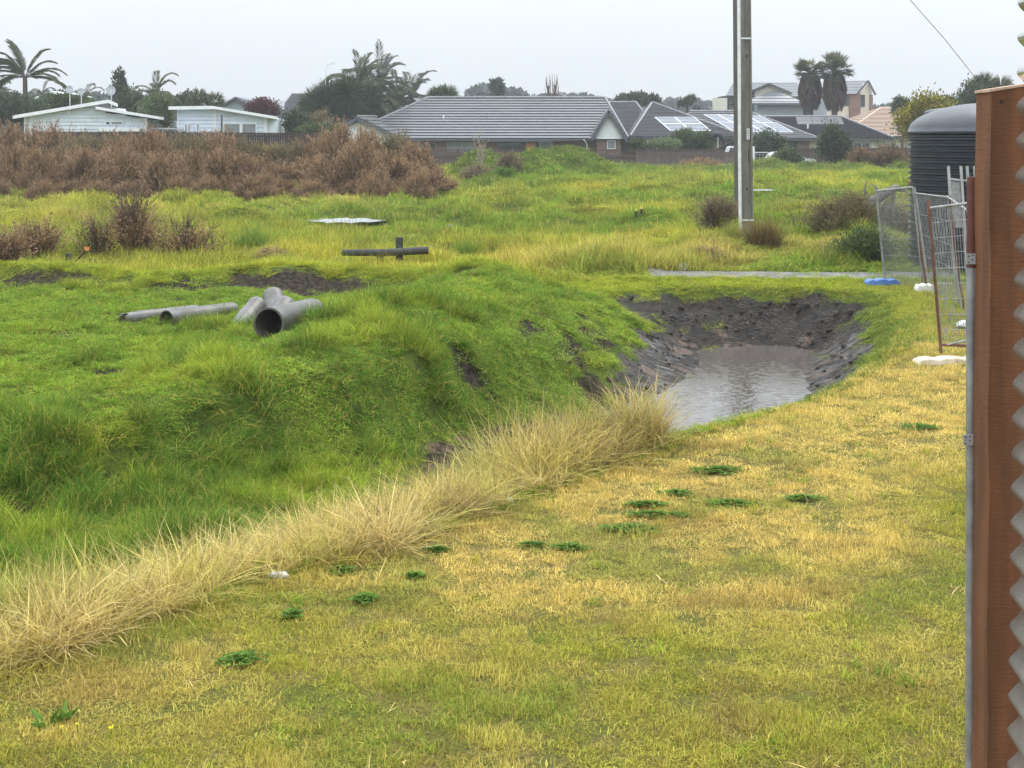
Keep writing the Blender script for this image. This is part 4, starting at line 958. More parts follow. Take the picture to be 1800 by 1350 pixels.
# ------------------------------------------------------------------ fences
def paling_fence(label, x0, x1, Y0, Y1, ytop0, ytop1, h, mat, lattice=False, step=.155):
    a = at(x0, ytop0, Y0); b = at(x1, ytop1, Y1); L = (b-a).length; n = int(L/step); d = (b-a)/n
    rt = empty('paling_fence', ((a.x+b.x)/2, (a.y+b.y)/2, (a.z+b.z)/2-h), label, 'fence')
    pm = MB(); lh = .38 if lattice else 0; r = random.Random(int(x0))
    for i in range(n):
        p = a+d*i; q = p+d*.93; zt = r.uniform(-.012, .012)-lh; zb = min(gz(p.x, p.y)-.1, p.z-h)
        pm.add([(p.x, p.y-.01, zb), (q.x, q.y-.01, zb), (q.x, q.y-.01, q.z+zt), (p.x, p.y-.01, p.z+zt), (p.x, p.y+.01, zb), (q.x, q.y+.01, zb), (q.x, q.y+.01, q.z+zt), (p.x, p.y+.01, p.z+zt)],
               [(0, 1, 2, 3), (7, 6, 5, 4), (3, 2, 6, 7), (0, 3, 7, 4), (1, 5, 6, 2)])
    pm.build('paling', mat, rt)
    rl = MB(); o_ = Vector((0, -.05, 0))
    rl.bar(a+o_+Vector((0, 0, -lh-.2)), b+o_+Vector((0, 0, -lh-.2)), .05, .09); rl.bar(a+o_*1+Vector((0, 0, -h+.35)), b+o_+Vector((0, 0, -h+.35)), .05, .09)
    rl.bar(a+Vector((0, 0, .02)), b+Vector((0, 0, .02)), .1, .045); rl.build('rail', mat, rt)
    k = max(2, int(L/2.4))
    for i in range(k+1):
        p = a+(b-a)*(i/k)
        MB().box(p.x-.055, p.x+.055, p.y-.19, p.y-.08, min(gz(p.x, p.y)-.1, p.z-h), p.z+.03).build('post', mat, rt)
    if lattice:
        lt = MB(); m_ = int(L/.17)
        for i in range(m_):
            p = a+(b-a)*(i/m_); q = a+(b-a)*min(1, (i+2)/m_)
            lt.bar(p+Vector((0, -.02, -lh)), q+Vector((0, -.02, 0)), .012, .028); lt.bar(p+Vector((0, -.004, 0)), q+Vector((0, -.004, -lh)), .012, .028)
        lt.build('lattice', mat, rt)
paling_fence('brown paling fence topped with lattice before the long brick house', 700, 1118, 115, 115, 263, 264, 1.85, M['paling'], True)
paling_fence('weathered grey brown paling fence between lattice fence and utility pole', 1120, 1293, 113, 112, 268, 268, 1.6, M['paling_grey'])
paling_fence('tall brown fence behind the weathered grey palings', 1119, 1300, 118, 118, 263, 264, 1.9, M['paling'])
paling_fence('brown paling fence behind the parked cars', 1340, 1700, 120, 118, 262, 260, 1.7, M['paling'])
paling_fence('dark brown fence along the top of the dead scrub before the bungalows', 60, 600, 92, 94, 232, 235, 1.6, paint('fence_timber_dark', (.06, .04, .036), (.04, .028, .026), .85, 3, stretch=(8, 8, .6)))

# ------------------------------------------------------------------ foliage materials
F = {}
F['gorse'] = leafmat('dead_gorse', [(0, (.075, .043, .022)), (.5, (.24, .152, .078)), (1, (.47, .32, .19))], .25, gloss=.03)
F['gorse_dark'] = leafmat('dead_gorse_core', [(0, (.025, .02, .014)), (1, (.08, .065, .045))], .1, gloss=.02)
F['gorse_green'] = leafmat('fading_gorse', [(0, (.09, .08, .04)), (1, (.27, .22, .12))], .25, gloss=.03)
F['palm'] = leafmat('palm_leaf', [(0, (.035, .048, .022)), (.6, (.095, .115, .05)), (1, (.24, .24, .13))], .3, gloss=.1)
F['palm_grey'] = leafmat('palm_leaf_grey', [(0, (.05, .06, .04)), (.6, (.11, .13, .09)), (1, (.24, .26, .19))], .3, gloss=.12)
F['palm_dead'] = leafmat('palm_skirt', [(0, (.04, .028, .022)), (1, (.13, .095, .075))], .15, gloss=.02)
F['dark'] = leafmat('dark_leaf', [(0, (.02, .032, .014)), (1, (.085, .115, .05))], .25, gloss=.08)
F['mid'] = leafmat('mid_leaf', [(0, (.035, .06, .02)), (1, (.13, .17, .06))], .35, gloss=.06)
F['pale'] = leafmat('pale_leaf', [(0, (.08, .12, .05)), (1, (.26, .32, .16))], .35, gloss=.06)
F['yellow'] = leafmat('yellow_leaf', [(0, (.06, .07, .012)), (.5, (.20, .19, .02)), (1, (.50, .40, .04))], .4, gloss=.04)
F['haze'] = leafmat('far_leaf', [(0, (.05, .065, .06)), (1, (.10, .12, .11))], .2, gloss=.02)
F['red'] = leafmat('red_leaf', [(0, (.05, .012, .016)), (1, (.15, .045, .05))], .3, gloss=.05)
F['hay'] = leafmat('dead_hay', [(0, (.18, .12, .07)), (1, (.50, .36, .22))], .2, gloss=.02)
F['clover'] = leafmat('clover_leaf', [(0, (.06, .12, .02)), (1, (.16, .28, .045))], .3, gloss=.03)
F['dryweed'] = leafmat('dry_weed', [(0, (.10, .075, .045)), (1, (.32, .26, .15))], .25, gloss=.02)
B = {}
B['trunk'] = paint('bark', (.10, .08, .06), (.06, .05, .04), .9, 8, bump=.6, bscale=30)
B['trunk_grey'] = paint('bark_grey', (.20, .185, .16), (.12, .11, .095), .9, 8, bump=.6, bscale=30)
B['twig'] = paint('dead_twig', (.10, .068, .052), (.06, .042, .034), .9, 10)
B['twig_pale'] = paint('pale_twig', (.36, .30, .22), (.24, .20, .15), .9, 10)

# ------------------------------------------------------------------ the mass of dead gorse
def gorse_mesh(name, seed, nsp, R3, mat, nl=15, ll=.13):
    """upright feathery sprays that nod at the tip, packed over a rounded bush"""
    r = np.random.default_rng(seed); parts = []
    R3 = np.array(R3, float); lob = rdir(r, 16); lob[:, 2] = np.abs(lob[:, 2])*.8
    c = rdir(r, nsp); c[:, 2] = np.abs(c[:, 2]); li = lob[r.integers(0, 16, nsp)]
    c = c*.36*(.35+.65*r.random((nsp, 1)))+li*.62*(1-.3*r.random((nsp, 1))*0)
    bump = 1+.16*np.sin(c[:, :1]*9+seed)*np.cos(c[:, 1:2]*8)
    o = c*R3*bump; o[:, 2] = np.maximum(o[:, 2]*.93, .03)
    out = c/np.linalg.norm(c, axis=1, keepdims=True); a = r.random(nsp)*2*PI
    d = out*.55+np.stack([np.cos(a)*.35, np.sin(a)*.35, .75*np.ones(nsp)], -1)*(.5+.8*r.random((nsp, 1))); d /= np.linalg.norm(d, axis=1, keepdims=True)
    L = .42+.4*r.random(nsp); P = o.copy(); S = 5; tone = r.random(nsp)*.75
    for k in range(S):
        Q = P+d*(L/S)[:, None]
        for q in range(nl//S):
            D = d*1.0+rdir(r, nsp)*.75; off = (Q-P)*r.random((nsp, 1))
            parts.append(leaves(P+off, D, ll*(1.15-.12*k)*(.7+.6*r.random(nsp)), .035, seed+k*7+q, rnd=np.clip(tone+.08*k+.2*(r.random(nsp)-.5), 0, 1)))
        P = Q; hz = np.stack([np.cos(a), np.sin(a), np.zeros(nsp)], -1)
        d = d+hz*.30*k/S+np.array([0, 0, -.34*k/S]); d /= np.linalg.norm(d, axis=1, keepdims=True)
    return leaf_mesh(name, parts, mat)
GV = [gorse_mesh('dead_foliage', 500+i, 1500, (1.6+.25*(i % 3), 1.4, 2.0+.25*(i % 2)), F['gorse'], 15, .15) for i in range(4)]
GVg = gorse_mesh('dead_foliage', 520, 1500, (1.7, 1.4, 2.0), F['gorse_green'], 15, .15)
def twig_mesh(name, seed, n, h, mat, spread=.5, rad=.03, sub=4):
    r = random.Random(seed); mb = MB()
    for i in range(n):
        a = r.uniform(0, 2*PI); p = Vector((r.gauss(0, .08), r.gauss(0, .08), -.1)); d = Vector((math.cos(a)*spread*r.random(), math.sin(a)*spread*r.random(), 1)).normalized()
        L = h*r.uniform(.6, 1.05); pts = [p]
        for k in range(5): d = (d+Vector((r.gauss(0, .12), r.gauss(0, .12), .02))).normalized(); p = p+d*L/5; pts.append(p)
        mb.tube(pts, [rad*(1-.16*k) for k in range(6)], 4, False)
        for s_ in range(sub):
            q = pts[r.randint(2, 4)]; e = (d+Vector((r.gauss(0, .7), r.gauss(0, .7), r.uniform(-.1, .5)))).normalized(); l2 = L*r.uniform(.15, .4)
            mid = q+e*l2*.5; e = (e+Vector((0, 0, .25))).normalized()
            mb.tube([q, mid, mid+e*l2*.5], [rad*.45, rad*.35, rad*.15], 4, False)
    me = bpy.data.meshes.new(name); me.from_pydata(mb.v, [], mb.f); me.validate(); me.update(); me.materials.append(mat); return me
TW = [twig_mesh('stem', 530+i, 9, 2.3, B['twig'], .7) for i in range(2)]
rs = random.Random(9); GG = 'dead gorse bushes massed in one brown belt'
def dead_shrub(x, Yb, top, wide, label, k, dark=False):
    """x centre pixel, top pixel row at distance Yb, width in pixels"""
    X_ = px2X(x, Yb); g = gz(X_, Yb)-.05; h = at(x, top, Yb).z-g; wd = wide/FPX*Yb
    e = empty('dead_gorse_bush', (X_, Yb, g), label, 'shrub', GG)
    me = GVg if dark else GV[k % 4]; o = put('foliage', me, e); zs = h/2.0; o.scale = (wd/3.5, wd/3.5, zs); o.rotation_euler = (0, 0, rs.uniform(0, 6.28))
    s_ = put('stem', TW[k % 2], e); s_.scale = (wd/3.2, wd/3.2, h/2.6)
front = 'dead brown gorse bush in the front of the belt behind the yellow field'
back = 'dead brown gorse bush at the back of the belt under the fence'
xs_top = [(0, 222), (60, 218), (100, 226), (170, 232), (250, 230), (330, 234), (385, 228), (450, 244), (500, 246), (540, 240), (590, 226), (650, 214), (700, 234), (750, 252), (790, 290), (830, 330)]
topf = lambda x: np.interp(x, [a for a, b in xs_top], [b for a, b in xs_top])
i = 0
for x in range(-30, 760, 42):
    dk = x in (138, 306) or (rs.random() < .12)
    lb = 'fading greenish gorse bush at the back of the brown belt' if dk else back
    if 600 < x < 690: lb = 'tallest dead brown gorse mound in front of the small white gable'
    dead_shrub(x+rs.uniform(-8, 8), 70+rs.uniform(-2, 2), topf(x)+rs.uniform(-2, 6), 100+rs.uniform(-10, 25), lb, i, dk); i += 1
for x in range(-20, 800, 46):
    t_ = topf(x)+32+rs.uniform(-12, 14)
    lb = front
    if x > 740: lb = 'last dead brown gorse bush of the belt, beside the green mound'
    dead_shrub(x+rs.uniform(-8, 8), 65+rs.uniform(-1.4, 1.4), t_, 100+rs.uniform(-15, 25), lb, i); i += 1
for x in range(0, 800, 62):
    dead_shrub(x+rs.uniform(-20, 20), 61.5+rs.uniform(-.8, .8), 310+rs.uniform(-10, 10), 72+rs.uniform(-10, 20), 'low dead gorse bush at the foot of the belt by the grass', i); i += 1

# ------------------------------------------------------------------ nearer dead bushes
def plain_bush(name, label, cat, x, Yb, top, wide, mat, seed, nsp=900, ll=.12, stems=True, group=None, tw='twig', base=None, tall=None):
    X_ = px2X(x, Yb); g = gz(X_, Yb)-.04; h = at(x, top, Yb).z-g; wd = wide/FPX*Yb
    e = empty(name, (X_, Yb, g), label, cat, group)
    me = gorse_mesh('foliage', seed, nsp, (wd/2*.85, wd/2*.7, h*.8), mat, 15, ll); put('foliage', me, e)
    if stems: put('stem', twig_mesh('stem', seed+1, 34, h*1.08, B[tw], wd*.45/h, .013*max(1, h/2), 6), e)
plain_bush('dead_bush', 'low reddish brown dead bush at the far left edge above the berm', 'bush', 62, 31.0, 388, 100, F['gorse'], 601, 260, .06)
plain_bush('dead_bush', 'low dead bush cut off by the left border, above the berm', 'bush', 5, 30.2, 412, 80, F['gorse'], 602, 220, .06)
plain_bush('dead_bush', 'tallest feathery brown dead bush standing on the berm, orange tipped stake at its left', 'bush', 238, 31.8, 322, 62, F['gorse'], 603, 520, .055)
plain_bush('dead_bush', 'rounded dead bush of arching brown stems right of the tall feathery bush', 'bush', 325, 31.6, 372, 105, F['gorse'], 604, 190, .055)
plain_bush('dead_bush', 'thin brown dead bush with bare stems left of the tall feathery bush', 'bush', 172, 32.2, 378, 90, F['gorse'], 605, 80, .055)
def bare(name, label, cat, x, Yb, top, spread, n, seed, mat='twig', rad=.02, sub=6, group=None):
    X_ = px2X(x, Yb); g = gz(X_, Yb)-.05; h = at(x, top, Yb).z-g
    me = twig_mesh(name, seed, n, h, B[mat], spread, rad, sub); o = put(name, me, None, (X_, Yb, g)); tag(o, label, cat, group); return o
bare('bare_sapling', 'bare dark sapling beside the dead bushes on the berm', 'sapling', 388, 31.5, 362, .25, 2, 611, 'twig', .014, 14)
bare('bare_sapling', 'row of bare arching twigs between the two left dead bushes', 'sapling', 150, 32.6, 370, .8, 9, 612, 'twig', .01, 5)
bare('dead_thistle', 'thin bare shrub right of the black log rail', 'shrub', 775, 33.5, 412, .9, 12, 613, 'twig', .008, 6)
bare('bare_sapling', 'pale leafless sapling on the green mound in front of the long house', 'sapling', 845, 84.5, 225, .55, 5, 614, 'twig_pale', .045, 9)
plain_bush('dead_bush', 'dead grey brown bush on the right side of the green mound', 'bush', 898, 84, 262, 46, F['dryweed'], 615, 400, .2)
plain_bush('dead_bush', 'drab leafless brushwood on the left face of the mound', 'bush', 838, 82, 292, 70, F['dryweed'], 616, 500, .22)
plain_bush('green_weed', 'small deep green weed at the foot of the mound', 'weed', 884, 80, 308, 34, F['clover'], 617, 300, .2, False)
# right hand rough patch round the track
plain_bush('scrub_bush', 'large olive brown brushwood heap left of the wire panels', 'bush', 1480, 36.5, 352, 130, F['gorse_green'], 621, 1500, .06, group=None)
plain_bush('scrub_bush', 'pale straw brushwood against the far wire panel', 'bush', 1560, 37.5, 348, 70, F['dryweed'], 622, 700, .07, tw='twig_pale')
plain_bush('scrub_bush', 'tan weedy bush left of the utility pole foot', 'bush', 1262, 38.5, 345, 60, F['dryweed'], 623, 420, .07)
bare('dead_stalks', 'pale dead stalks bending by the track right of the pole', 'stalks', 1455, 32.2, 412, .9, 16, 624, 'twig_pale', .008, 4)
bare('dead_stalks', 'reddish bare stems left of the utility pole', 'stalks', 1228, 38, 332, .4, 4, 625, 'twig', .012, 4)
bare('dead_stalks', 'bare dark stems just right of the utility pole', 'stalks', 1405, 38, 340, .6, 5, 626, 'twig', .012, 5)
plain_bush('green_weed', 'bright green leafy weed patch left of the wire panels', 'weed', 1520, 31.5, 432, 75, F['mid'], 627, 700, .07, False)
def driftwood():
    e = empty('fallen_log', at(1560, 400, 37.0), 'twisted grey dead limb sticking up behind the far wire panel', 'log')
    P = lambda x, y, d=0: at(x, y, 37+d)
    m = MB(); m.tube([P(1505, 408, .3), P(1518, 372), P(1538, 352, .1), P(1556, 340), P(1575, 330), P(1590, 334, .2)], [.04, .11, .15, .13, .1, .05], 9)
    m.build('trunk', B['trunk_grey'], e)
    m = MB(); m.tube([P(1528, 358), P(1520, 335), P(1524, 318)], [.05, .03, .01], 6).tube([P(1545, 346), P(1541, 330), P(1530, 322)], [.05, .03, .01], 6).tube([P(1572, 331), P(1568, 360), P(1570, 395)], [.06, .05, .03], 6).tube([P(1582, 331), P(1600, 342)], [.04, .01], 6); m.build('branch', B['trunk_grey'], e)
driftwood()
def hay(name, label, x, Yb, top, wide, seed, mat='hay', n=1500):
    X_ = px2X(x, Yb); g = gz(X_, Yb)-.03; h = at(x, top, Yb).z-g; wd = wide/FPX*Yb; r = np.random.default_rng(seed)
    q = r.normal(0, .38, (n, 2)); q = q[np.hypot(q[:, 0], q[:, 1]) < 1]; k = len(q)
    z = h*(1-np.hypot(q[:, 0], q[:, 1])**1.5)*(.5+.5*r.random(k)); O = np.stack([q[:, 0]*wd/2, q[:, 1]*wd/2*.8, z], -1)
    a = r.random(k)*2*PI; D = np.stack([np.cos(a), np.sin(a), r.normal(-.1, .4, k)], -1)
    o = put(name, leaf_mesh(name, [leaves(O, D, .3*(.6+.8*r.random(k)), .014, seed)], F[mat]), None, (X_, Yb, g)); tag(o, label, 'straw heap')
hay('straw_heap', 'pale tan heap of dead cut grass right of the bare sapling', 478, 31.0, 436, 74, 631)
hay('straw_heap', 'small tan tuft of dead grass beside the larger straw heap', 425, 31.3, 448, 26, 632, n=500)
hay('straw_heap', 'reddish tan heap of dead grass beside the track, left of the pole foot', 1238, 31.2, 436, 96, 633, n=2600)
hay('straw_heap', 'brown dead grass heap at the foot of the green mound', 900, 79, 318, 90, 634, n=2600)
hay('straw_heap', 'pale tuft of dead grass in the field left of the yellow knoll', 1098, 34.5, 415, 46, 635, n=800)
def tussock(label, x, Yb, top, wide, seed, c, n=420):
    X_ = px2X(x, Yb); g = gz(X_, Yb)-.03; h = at(x, top, Yb).z-g
    me = blades_mesh('tussock', n, wide/FPX*Yb*.34, h*1.3, .4, .0095, .5, .42, seed, TUSS[c]); o = put('grass_tussock', me, None, (X_, Yb, g)); tag(o, label, 'grass tussock')
TUSS = {'brown': leafmat('tussock_brown', [(0, (.08, .08, .025)), (.5, (.19, .14, .045)), (1, (.34, .19, .08))], .35), 'green': leafmat('tussock_green', [(0, (.08, .16, .02)), (1, (.24, .34, .04))], .4),
        'straw': leafmat('tussock_straw', [(0, (.22, .24, .05)), (.45, (.50, .40, .14)), (1, (.68, .54, .24))], .4), 'yellow': leafmat('tussock_yellow', [(0, (.18, .24, .03)), (1, (.42, .36, .09))], .4)}
tussock('brown and olive grass tussock growing against the utility pole foot', 1342, 33.6, 392, 84, 641, 'brown', 1300)
tussock('yellow green grass tussock hugging the left side of the pole foot', 1290, 36, 395, 46, 646, 'yellow', 600)
tussock('dark green grass tussock left of the log rail', 600, 30.5, 455, 60, 642, 'green')
tussock('fuller straw and olive tussock ending the dry grass row by the water', 1128, 12.85, 700, 120, 643, 'straw', 900)
tussock('green grass tussock behind the log rail', 820, 33.8, 425, 50, 644, 'green')
tussock('rounded green tussock behind the straw heap', 445, 34, 400, 90, 645, 'green', 700)

# ------------------------------------------------------------------ palms and trees on the skyline
def trunk_tube(e, pts, r0, r1, mat='trunk', n=9):
    k = len(pts); MB().tube(pts, [r0+(r1-r0)*i/(k-1) for i in range(k)], n).build('trunk', B[mat], e)
def feather_palm(label, x, Yb, cy, L, n, seed, mat='palm', el=(-.1, 1.3), droop=.9, r0=.22, leaflets=26, ll=.75, lw=.09, trunk=True, wind=(0, 0, 0), azs=None, gy=None, group=None, name='palm_tree'):
    X_ = px2X(x, Yb); g = gz(X_, Yb); top = at(x, cy, Yb)
    e = empty(name, (X_, Yb, g), label, 'palm tree', group)
    if trunk: trunk_tube(e, [(X_, Yb, g), (X_+.05, Yb, (g+top.z)/2), (top.x, Yb, top.z)], r0*1.15, r0*.8)
    fr, sp = fronds(tuple(top), n, L, el[0], el[1], droop, leaflets, lw, ll, seed, az=azs, wind=wind)
    cr = put('crown', leaf_mesh('crown', fr, F[mat], (X_, Yb, g)), e)
    m = MB()
    for P in sp: m.tube([P[0], P[4], P[8], P[12]], [.045, .035, .02, .01], 4, False)
    m.build('frond_stem', B['trunk'], e)
# tall wind-bent palm far left
feather_palm('tallest palm far left with wind swept ragged fronds on a bare trunk', 44, 118, 136, 3.7, 20, 701, 'palm', (.1, 1.35), .62, .24, 46, .95, .11, azs=[.2, 2.9, .5, 3.3, 2.6, -.3, 2.9, .1, 2.8, .3, 2.9, 3.1, 3.0, 2.7, .6, 3.2, 2.5, .1, 2.9, 3.0])
feather_palm('palm with arching fronds and upright spear between the bungalows', 273, 112, 168, 2.7, 15, 702, 'palm', (-.5, 1.45), 1.0, .2, 28, .7, .09)
feather_palm('small palm behind the left bungalow roof near the pale dishes', 150, 128, 170, 2.2, 11, 703, 'palm_grey', (-.2, 1.2), 1.0, .15, 20, .6, .09)
feather_palm('small grey palm right of the tall leaning palm trunk', 75, 130, 166, 1.8, 10, 704, 'palm_grey', (-.2, 1.2), 1.0, .13, 20, .5, .08)
feather_palm('palm crown cut off by the left border', -2, 122, 160, 1.8, 10, 705, 'palm', (-.2, 1.3), 1.0, .15, 20, .6, .08)
G2 = 'feather palms crowded in one grove left of the long tiled roof'
for k, (x, cy, Y, L, n, lb) in enumerate([(632, 150, 131, 4.0, 26, 'largest feather palm at the heart of the grove, tall upright fronds'), (668, 146, 133, 3.8, 22, 'feather palm right of the grove centre with pale spears'), (652, 178, 129, 3.6, 24, 'low feather palm in the front of the grove'),
     (722, 172, 134, 3.6, 20, 'feather palm with long pale fronds reaching right over the tiled roof'), (695, 185, 131, 3.0, 22, 'dark feather palm between grove centre and long roof')]):
    feather_palm(lb, x, Y, cy, L, n, 710+k, ['palm', 'palm_grey', 'palm', 'palm_grey', 'palm'][k], (-.4, 1.4), .75, .2, 34, .95, .1, group=G2)
def spiky(label, x, Yb, cy, rad, n, seed, mat='palm', name='cabbage_tree', trunk=True, lw=.07, r0=.12, squash=1.0, low=-.6, cat='cabbage tree', heads=1):
    X_ = px2X(x, Yb); g = gz(X_, Yb); top = at(x, cy, Yb); e = empty(name, (X_, Yb, g), label, cat); r = np.random.default_rng(seed)
    if trunk: trunk_tube(e, [(X_, Yb, g), tuple(top)], r0, r0*.8)
    parts = []
    for h_ in range(heads):
        cpos = np.array(top)+(r.normal(0, rad*.5, 3)*np.array([1, 1, .4]) if heads > 1 else 0)
        D = rdir(r, n); D = D[D[:, 2] > low]; k = len(D); O = np.repeat(cpos[None], k, 0)+D*rad*.15
        rr = rad/(1 if heads == 1 else 1.35); mid = D*rr*.55; parts.append(leaves(O, D, rr*(.75+.4*r.random(k))*squash, lw, seed))
        parts.append(leaves(O+D*rr*.4, D+np.array([0, 0, -.55]), rr*.6*(.7+.5*r.random(k)), lw, seed+5))
    put('crown', leaf_mesh('crown', parts, F[mat], (X_, Yb, g)), e)
spiky('spiky headed cabbage tree standing dark at the left of the palm grove', 592, 126, 178, 2.6, 800, 721, 'dark', heads=6)
spiky('green spiky cabbage tree behind the ridge right of the grove', 780, 138, 170, 1.5, 300, 722, 'mid', heads=4)
spiky('lone round headed cabbage tree on the skyline left of the pole', 1208, 175, 178, 1.0, 300, 723, 'dark', heads=3, r0=.2)
spiky('tiny far cabbage tree just right of the lone round one', 1224, 190, 190, .6, 160, 724, 'haze')
spiky('cabbage tree with bushy head right of the arching palm', 352, 120, 180, 1.2, 260, 725, 'palm', heads=3)
spiky('small cabbage tree showing over the grey tiled roof', 548, 134, 178, .6, 200, 726, 'mid')
def fan_palm(label, x, Yb, cy, rad, seed, skirt_y, base_y):
    X_ = px2X(x, Yb); g = gz(X_, Yb); top = at(x, cy, Yb); e = empty('fan_palm', (X_, Yb, g), label, 'palm tree', 'twin fan palms'); r = np.random.default_rng(seed)
    trunk_tube(e, [(X_, Yb, g), tuple(top)], .4, .3, 'trunk', 12); parts = []; st = MB(); n = 46
    for i in range(n):
        d = rdir(r, 1)[0]; d[2] = d[2]*.8+.28; d = d/np.linalg.norm(d); stl = rad*(.55+.2*r.random()); tip = np.array(top)+d*stl; st.tube([tuple(top), tuple(tip)], [.05, .03], 4, False)
        q = np.cross(d, [0, 0, 1.]); q /= np.linalg.norm(q)+1e-6; u = np.cross(q, d); m_ = 26; a = np.linspace(-1.75, 1.75, m_)
        D = d[None]*np.cos(a)[:, None]+q[None]*np.sin(a)[:, None]+u[None]*.15*r.normal(0, 1, (m_, 1)); D[:, 2] -= .12
        parts.append(leaves(np.repeat(tip[None], m_, 0), D, rad*.48*(.85+.3*r.random(m_)), .13, seed+i, up=np.repeat(u[None], m_, 0), rnd=np.clip(.25+.5*d[2]+.3*r.random(m_), 0, 1)))
    put('crown', leaf_mesh('crown', parts, F['palm'], (X_, Yb, g)), e); st.build('leaf_stalk', B['trunk'], e)
    zs = at(x, skirt_y, Yb).z; k = 1500; z = zs+(top.z-zs)*r.random(k); t = (z-zs)/(top.z-zs); rr = .35+1.0*np.sin(np.clip(t, 0, 1)*2.2+.35)*(.85+.3*r.random(k)); a = r.random(k)*2*PI
    O = np.stack([X_+rr*np.cos(a)*.8, Yb+rr*np.sin(a)*.8, z], -1); D = np.stack([np.cos(a)*.25, np.sin(a)*.25, -np.ones(k)], -1)
    put('dead_frond_skirt', leaf_mesh('dead_frond_skirt', [leaves(O, D, .9, .11, seed+99)], F['palm_dead'], (X_, Yb, g)), e)
fan_palm('left one of the twin fan palms with a brown dead skirt', 1424, 152, 128, 1.9, 731, 182, 205)
fan_palm('right one of the twin fan palms, crown slightly higher', 1467, 150, 124, 2.0, 732, 184, 205)
spiky('far palm head showing over the sawn timber post', 1742, 120, 152, 1.6, 420, 733, 'palm', 'far_palm', heads=3, cat='palm tree')

def tree(name, label, cat, x, Yb, cy, R3, n, ll, lw, mat, seed, per=14, trunkm='trunk', group=None, r0=.15, low=-.8, upb=.25, clump=.3):
    X_ = px2X(x, Yb); g = gz(X_, Yb); zc = at(x, cy, Yb).z-g; e = empty(name, (X_, Yb, g), label, cat, group); rr_ = random.Random(seed)
    mb = MB(); mb.tube([(X_, Yb, g-.1), (X_+.1, Yb, g+zc*.5), (X_, Yb, g+zc+R3[2]*.3)], [r0, r0*.75, r0*.3], 8)
    for i in range(6):
        a = rr_.uniform(0, 2*PI); z0 = g+zc*rr_.uniform(.35, .8); mb.tube([(X_, Yb, z0), (X_+math.cos(a)*R3[0]*.4, Yb+math.sin(a)*R3[1]*.4, z0+R3[2]*.35), (X_+math.cos(a)*R3[0]*.75, Yb+math.sin(a)*R3[1]*.75, z0+R3[2]*.6)], [r0*.5, r0*.35, r0*.1], 6)
    mb.build('trunk', B[trunkm], e)
    put('crown', crown_mesh('crown', R3, n, ll, lw, per, seed, F[mat], zc, clump, low, upb), e); return e
tree('yellow_tree', 'rounded tree with yellow top leaves above the water tank', 'tree', 1628, 105, 205, (2.6, 2.4, 2.3), 1200, .26, .13, 'yellow', 741)
tree('evergreen_tree', 'dark green tree just right of the yellow tree, over the tank', 'tree', 1672, 112, 205, (1.8, 1.8, 1.6), 300, .28, .14, 'dark', 742)
tree('evergreen_tree', 'dark green tree behind the timber post top', 'tree', 1712, 116, 178, (1.9, 1.8, 1.8), 300, .3, .14, 'dark', 743)
tree('evergreen_tree', 'small dark tree peeping left of the yellow tree', 'tree', 1585, 140, 188, (1.4, 1.2, 1.0), 120, .3, .14, 'dark', 744)
tree('conifer', 'narrow wind leaned conifer on the skyline right of the grove', 'tree', 873, 190, 158, (1.1, 1.0, 1.9), 150, .5, .2, 'haze', 745)
tree('cypress', 'slim pointed cypress behind the step of the left bungalow roof', 'tree', 210, 122, 160, (.75, .7, 2.2), 240, .3, .12, 'dark', 746, upb=.9)
tree('hedge_tree', 'dark broad tree behind the far left bungalow roof', 'tree', 18, 112, 190, (3.2, 2, 1.8), 420, .28, .14, 'dark', 747)
tree('hedge_tree', 'dark green tree between the two stepped roofs and the cypress', 'tree', 110, 118, 184, (3.4, 2, 1.1), 380, .28, .14, 'mid', 748)
tree('hedge_tree', 'olive green tree filling the gap between the two bungalows', 'tree', 278, 108, 208, (1.5, 1.5, 2.2), 380, .26, .13, 'mid', 749)
tree('hedge_tree', 'dark tree left of the arching palm, behind the bungalow', 'tree', 236, 118, 184, (1.8, 1.6, 1.7), 300, .28, .13, 'dark', 750)
tree('hedge_tree', 'dark tree above the right bungalow roof', 'tree', 330, 125, 182, (1.4, 1.2, 1.0), 160, .28, .13, 'dark', 751)
tree('red_shrub', 'dark red leaved shrub behind the right bungalow roof', 'shrub', 462, 118, 190, (2.0, 1.4, 1.0), 260, .25, .12, 'red', 752)
tree('garden_shrub', 'dark round garden shrub right of the right bungalow', 'shrub', 518, 104, 216, (1.3, 1.2, 1.2), 240, .22, .11, 'dark', 753)
tree('garden_shrub', 'thin leafed olive shrub beside the dark garden shrub', 'shrub', 556, 106, 218, (1.5, 1.2, 1.3), 170, .24, .09, 'dryweed', 754)
tree('garden_shrub', 'low green shrub beyond the fence, left of the small white gable', 'shrub', 560, 98, 236, (2.6, 1.2, .9), 260, .24, .11, 'mid', 755)
tree('evergreen_tree', 'distant rounded tree over the ridge left of the solar roof', 'tree', 1118, 190, 178, (4.0, 2, 1.2), 240, .5, .25, 'dark', 756)
tree('garden_shrub', 'pale lime green shrub rising over the grey palings', 'shrub', 1166, 119, 258, (1.6, 1.2, .9), 260, .24, .12, 'pale', 757)
tree('garden_shrub', 'tall feathery olive shrub under the left solar panels', 'shrub', 1200, 121, 253, (1.5, 1.3, 1.5), 380, .3, .07, 'mid', 758, upb=1.2)
tree('garden_shrub', 'dark green shrub right of the feathery shrub, by the dark canopy', 'shrub', 1240, 121, 250, (1.0, 1.0, 1.1), 220, .26, .1, 'mid', 759)
tree('garden_shrub', 'grey green shrub between the white gable and lime shrub', 'shrub', 1128, 119.5, 256, (1.3, 1.0, .8), 160, .24, .12, 'mid', 760)
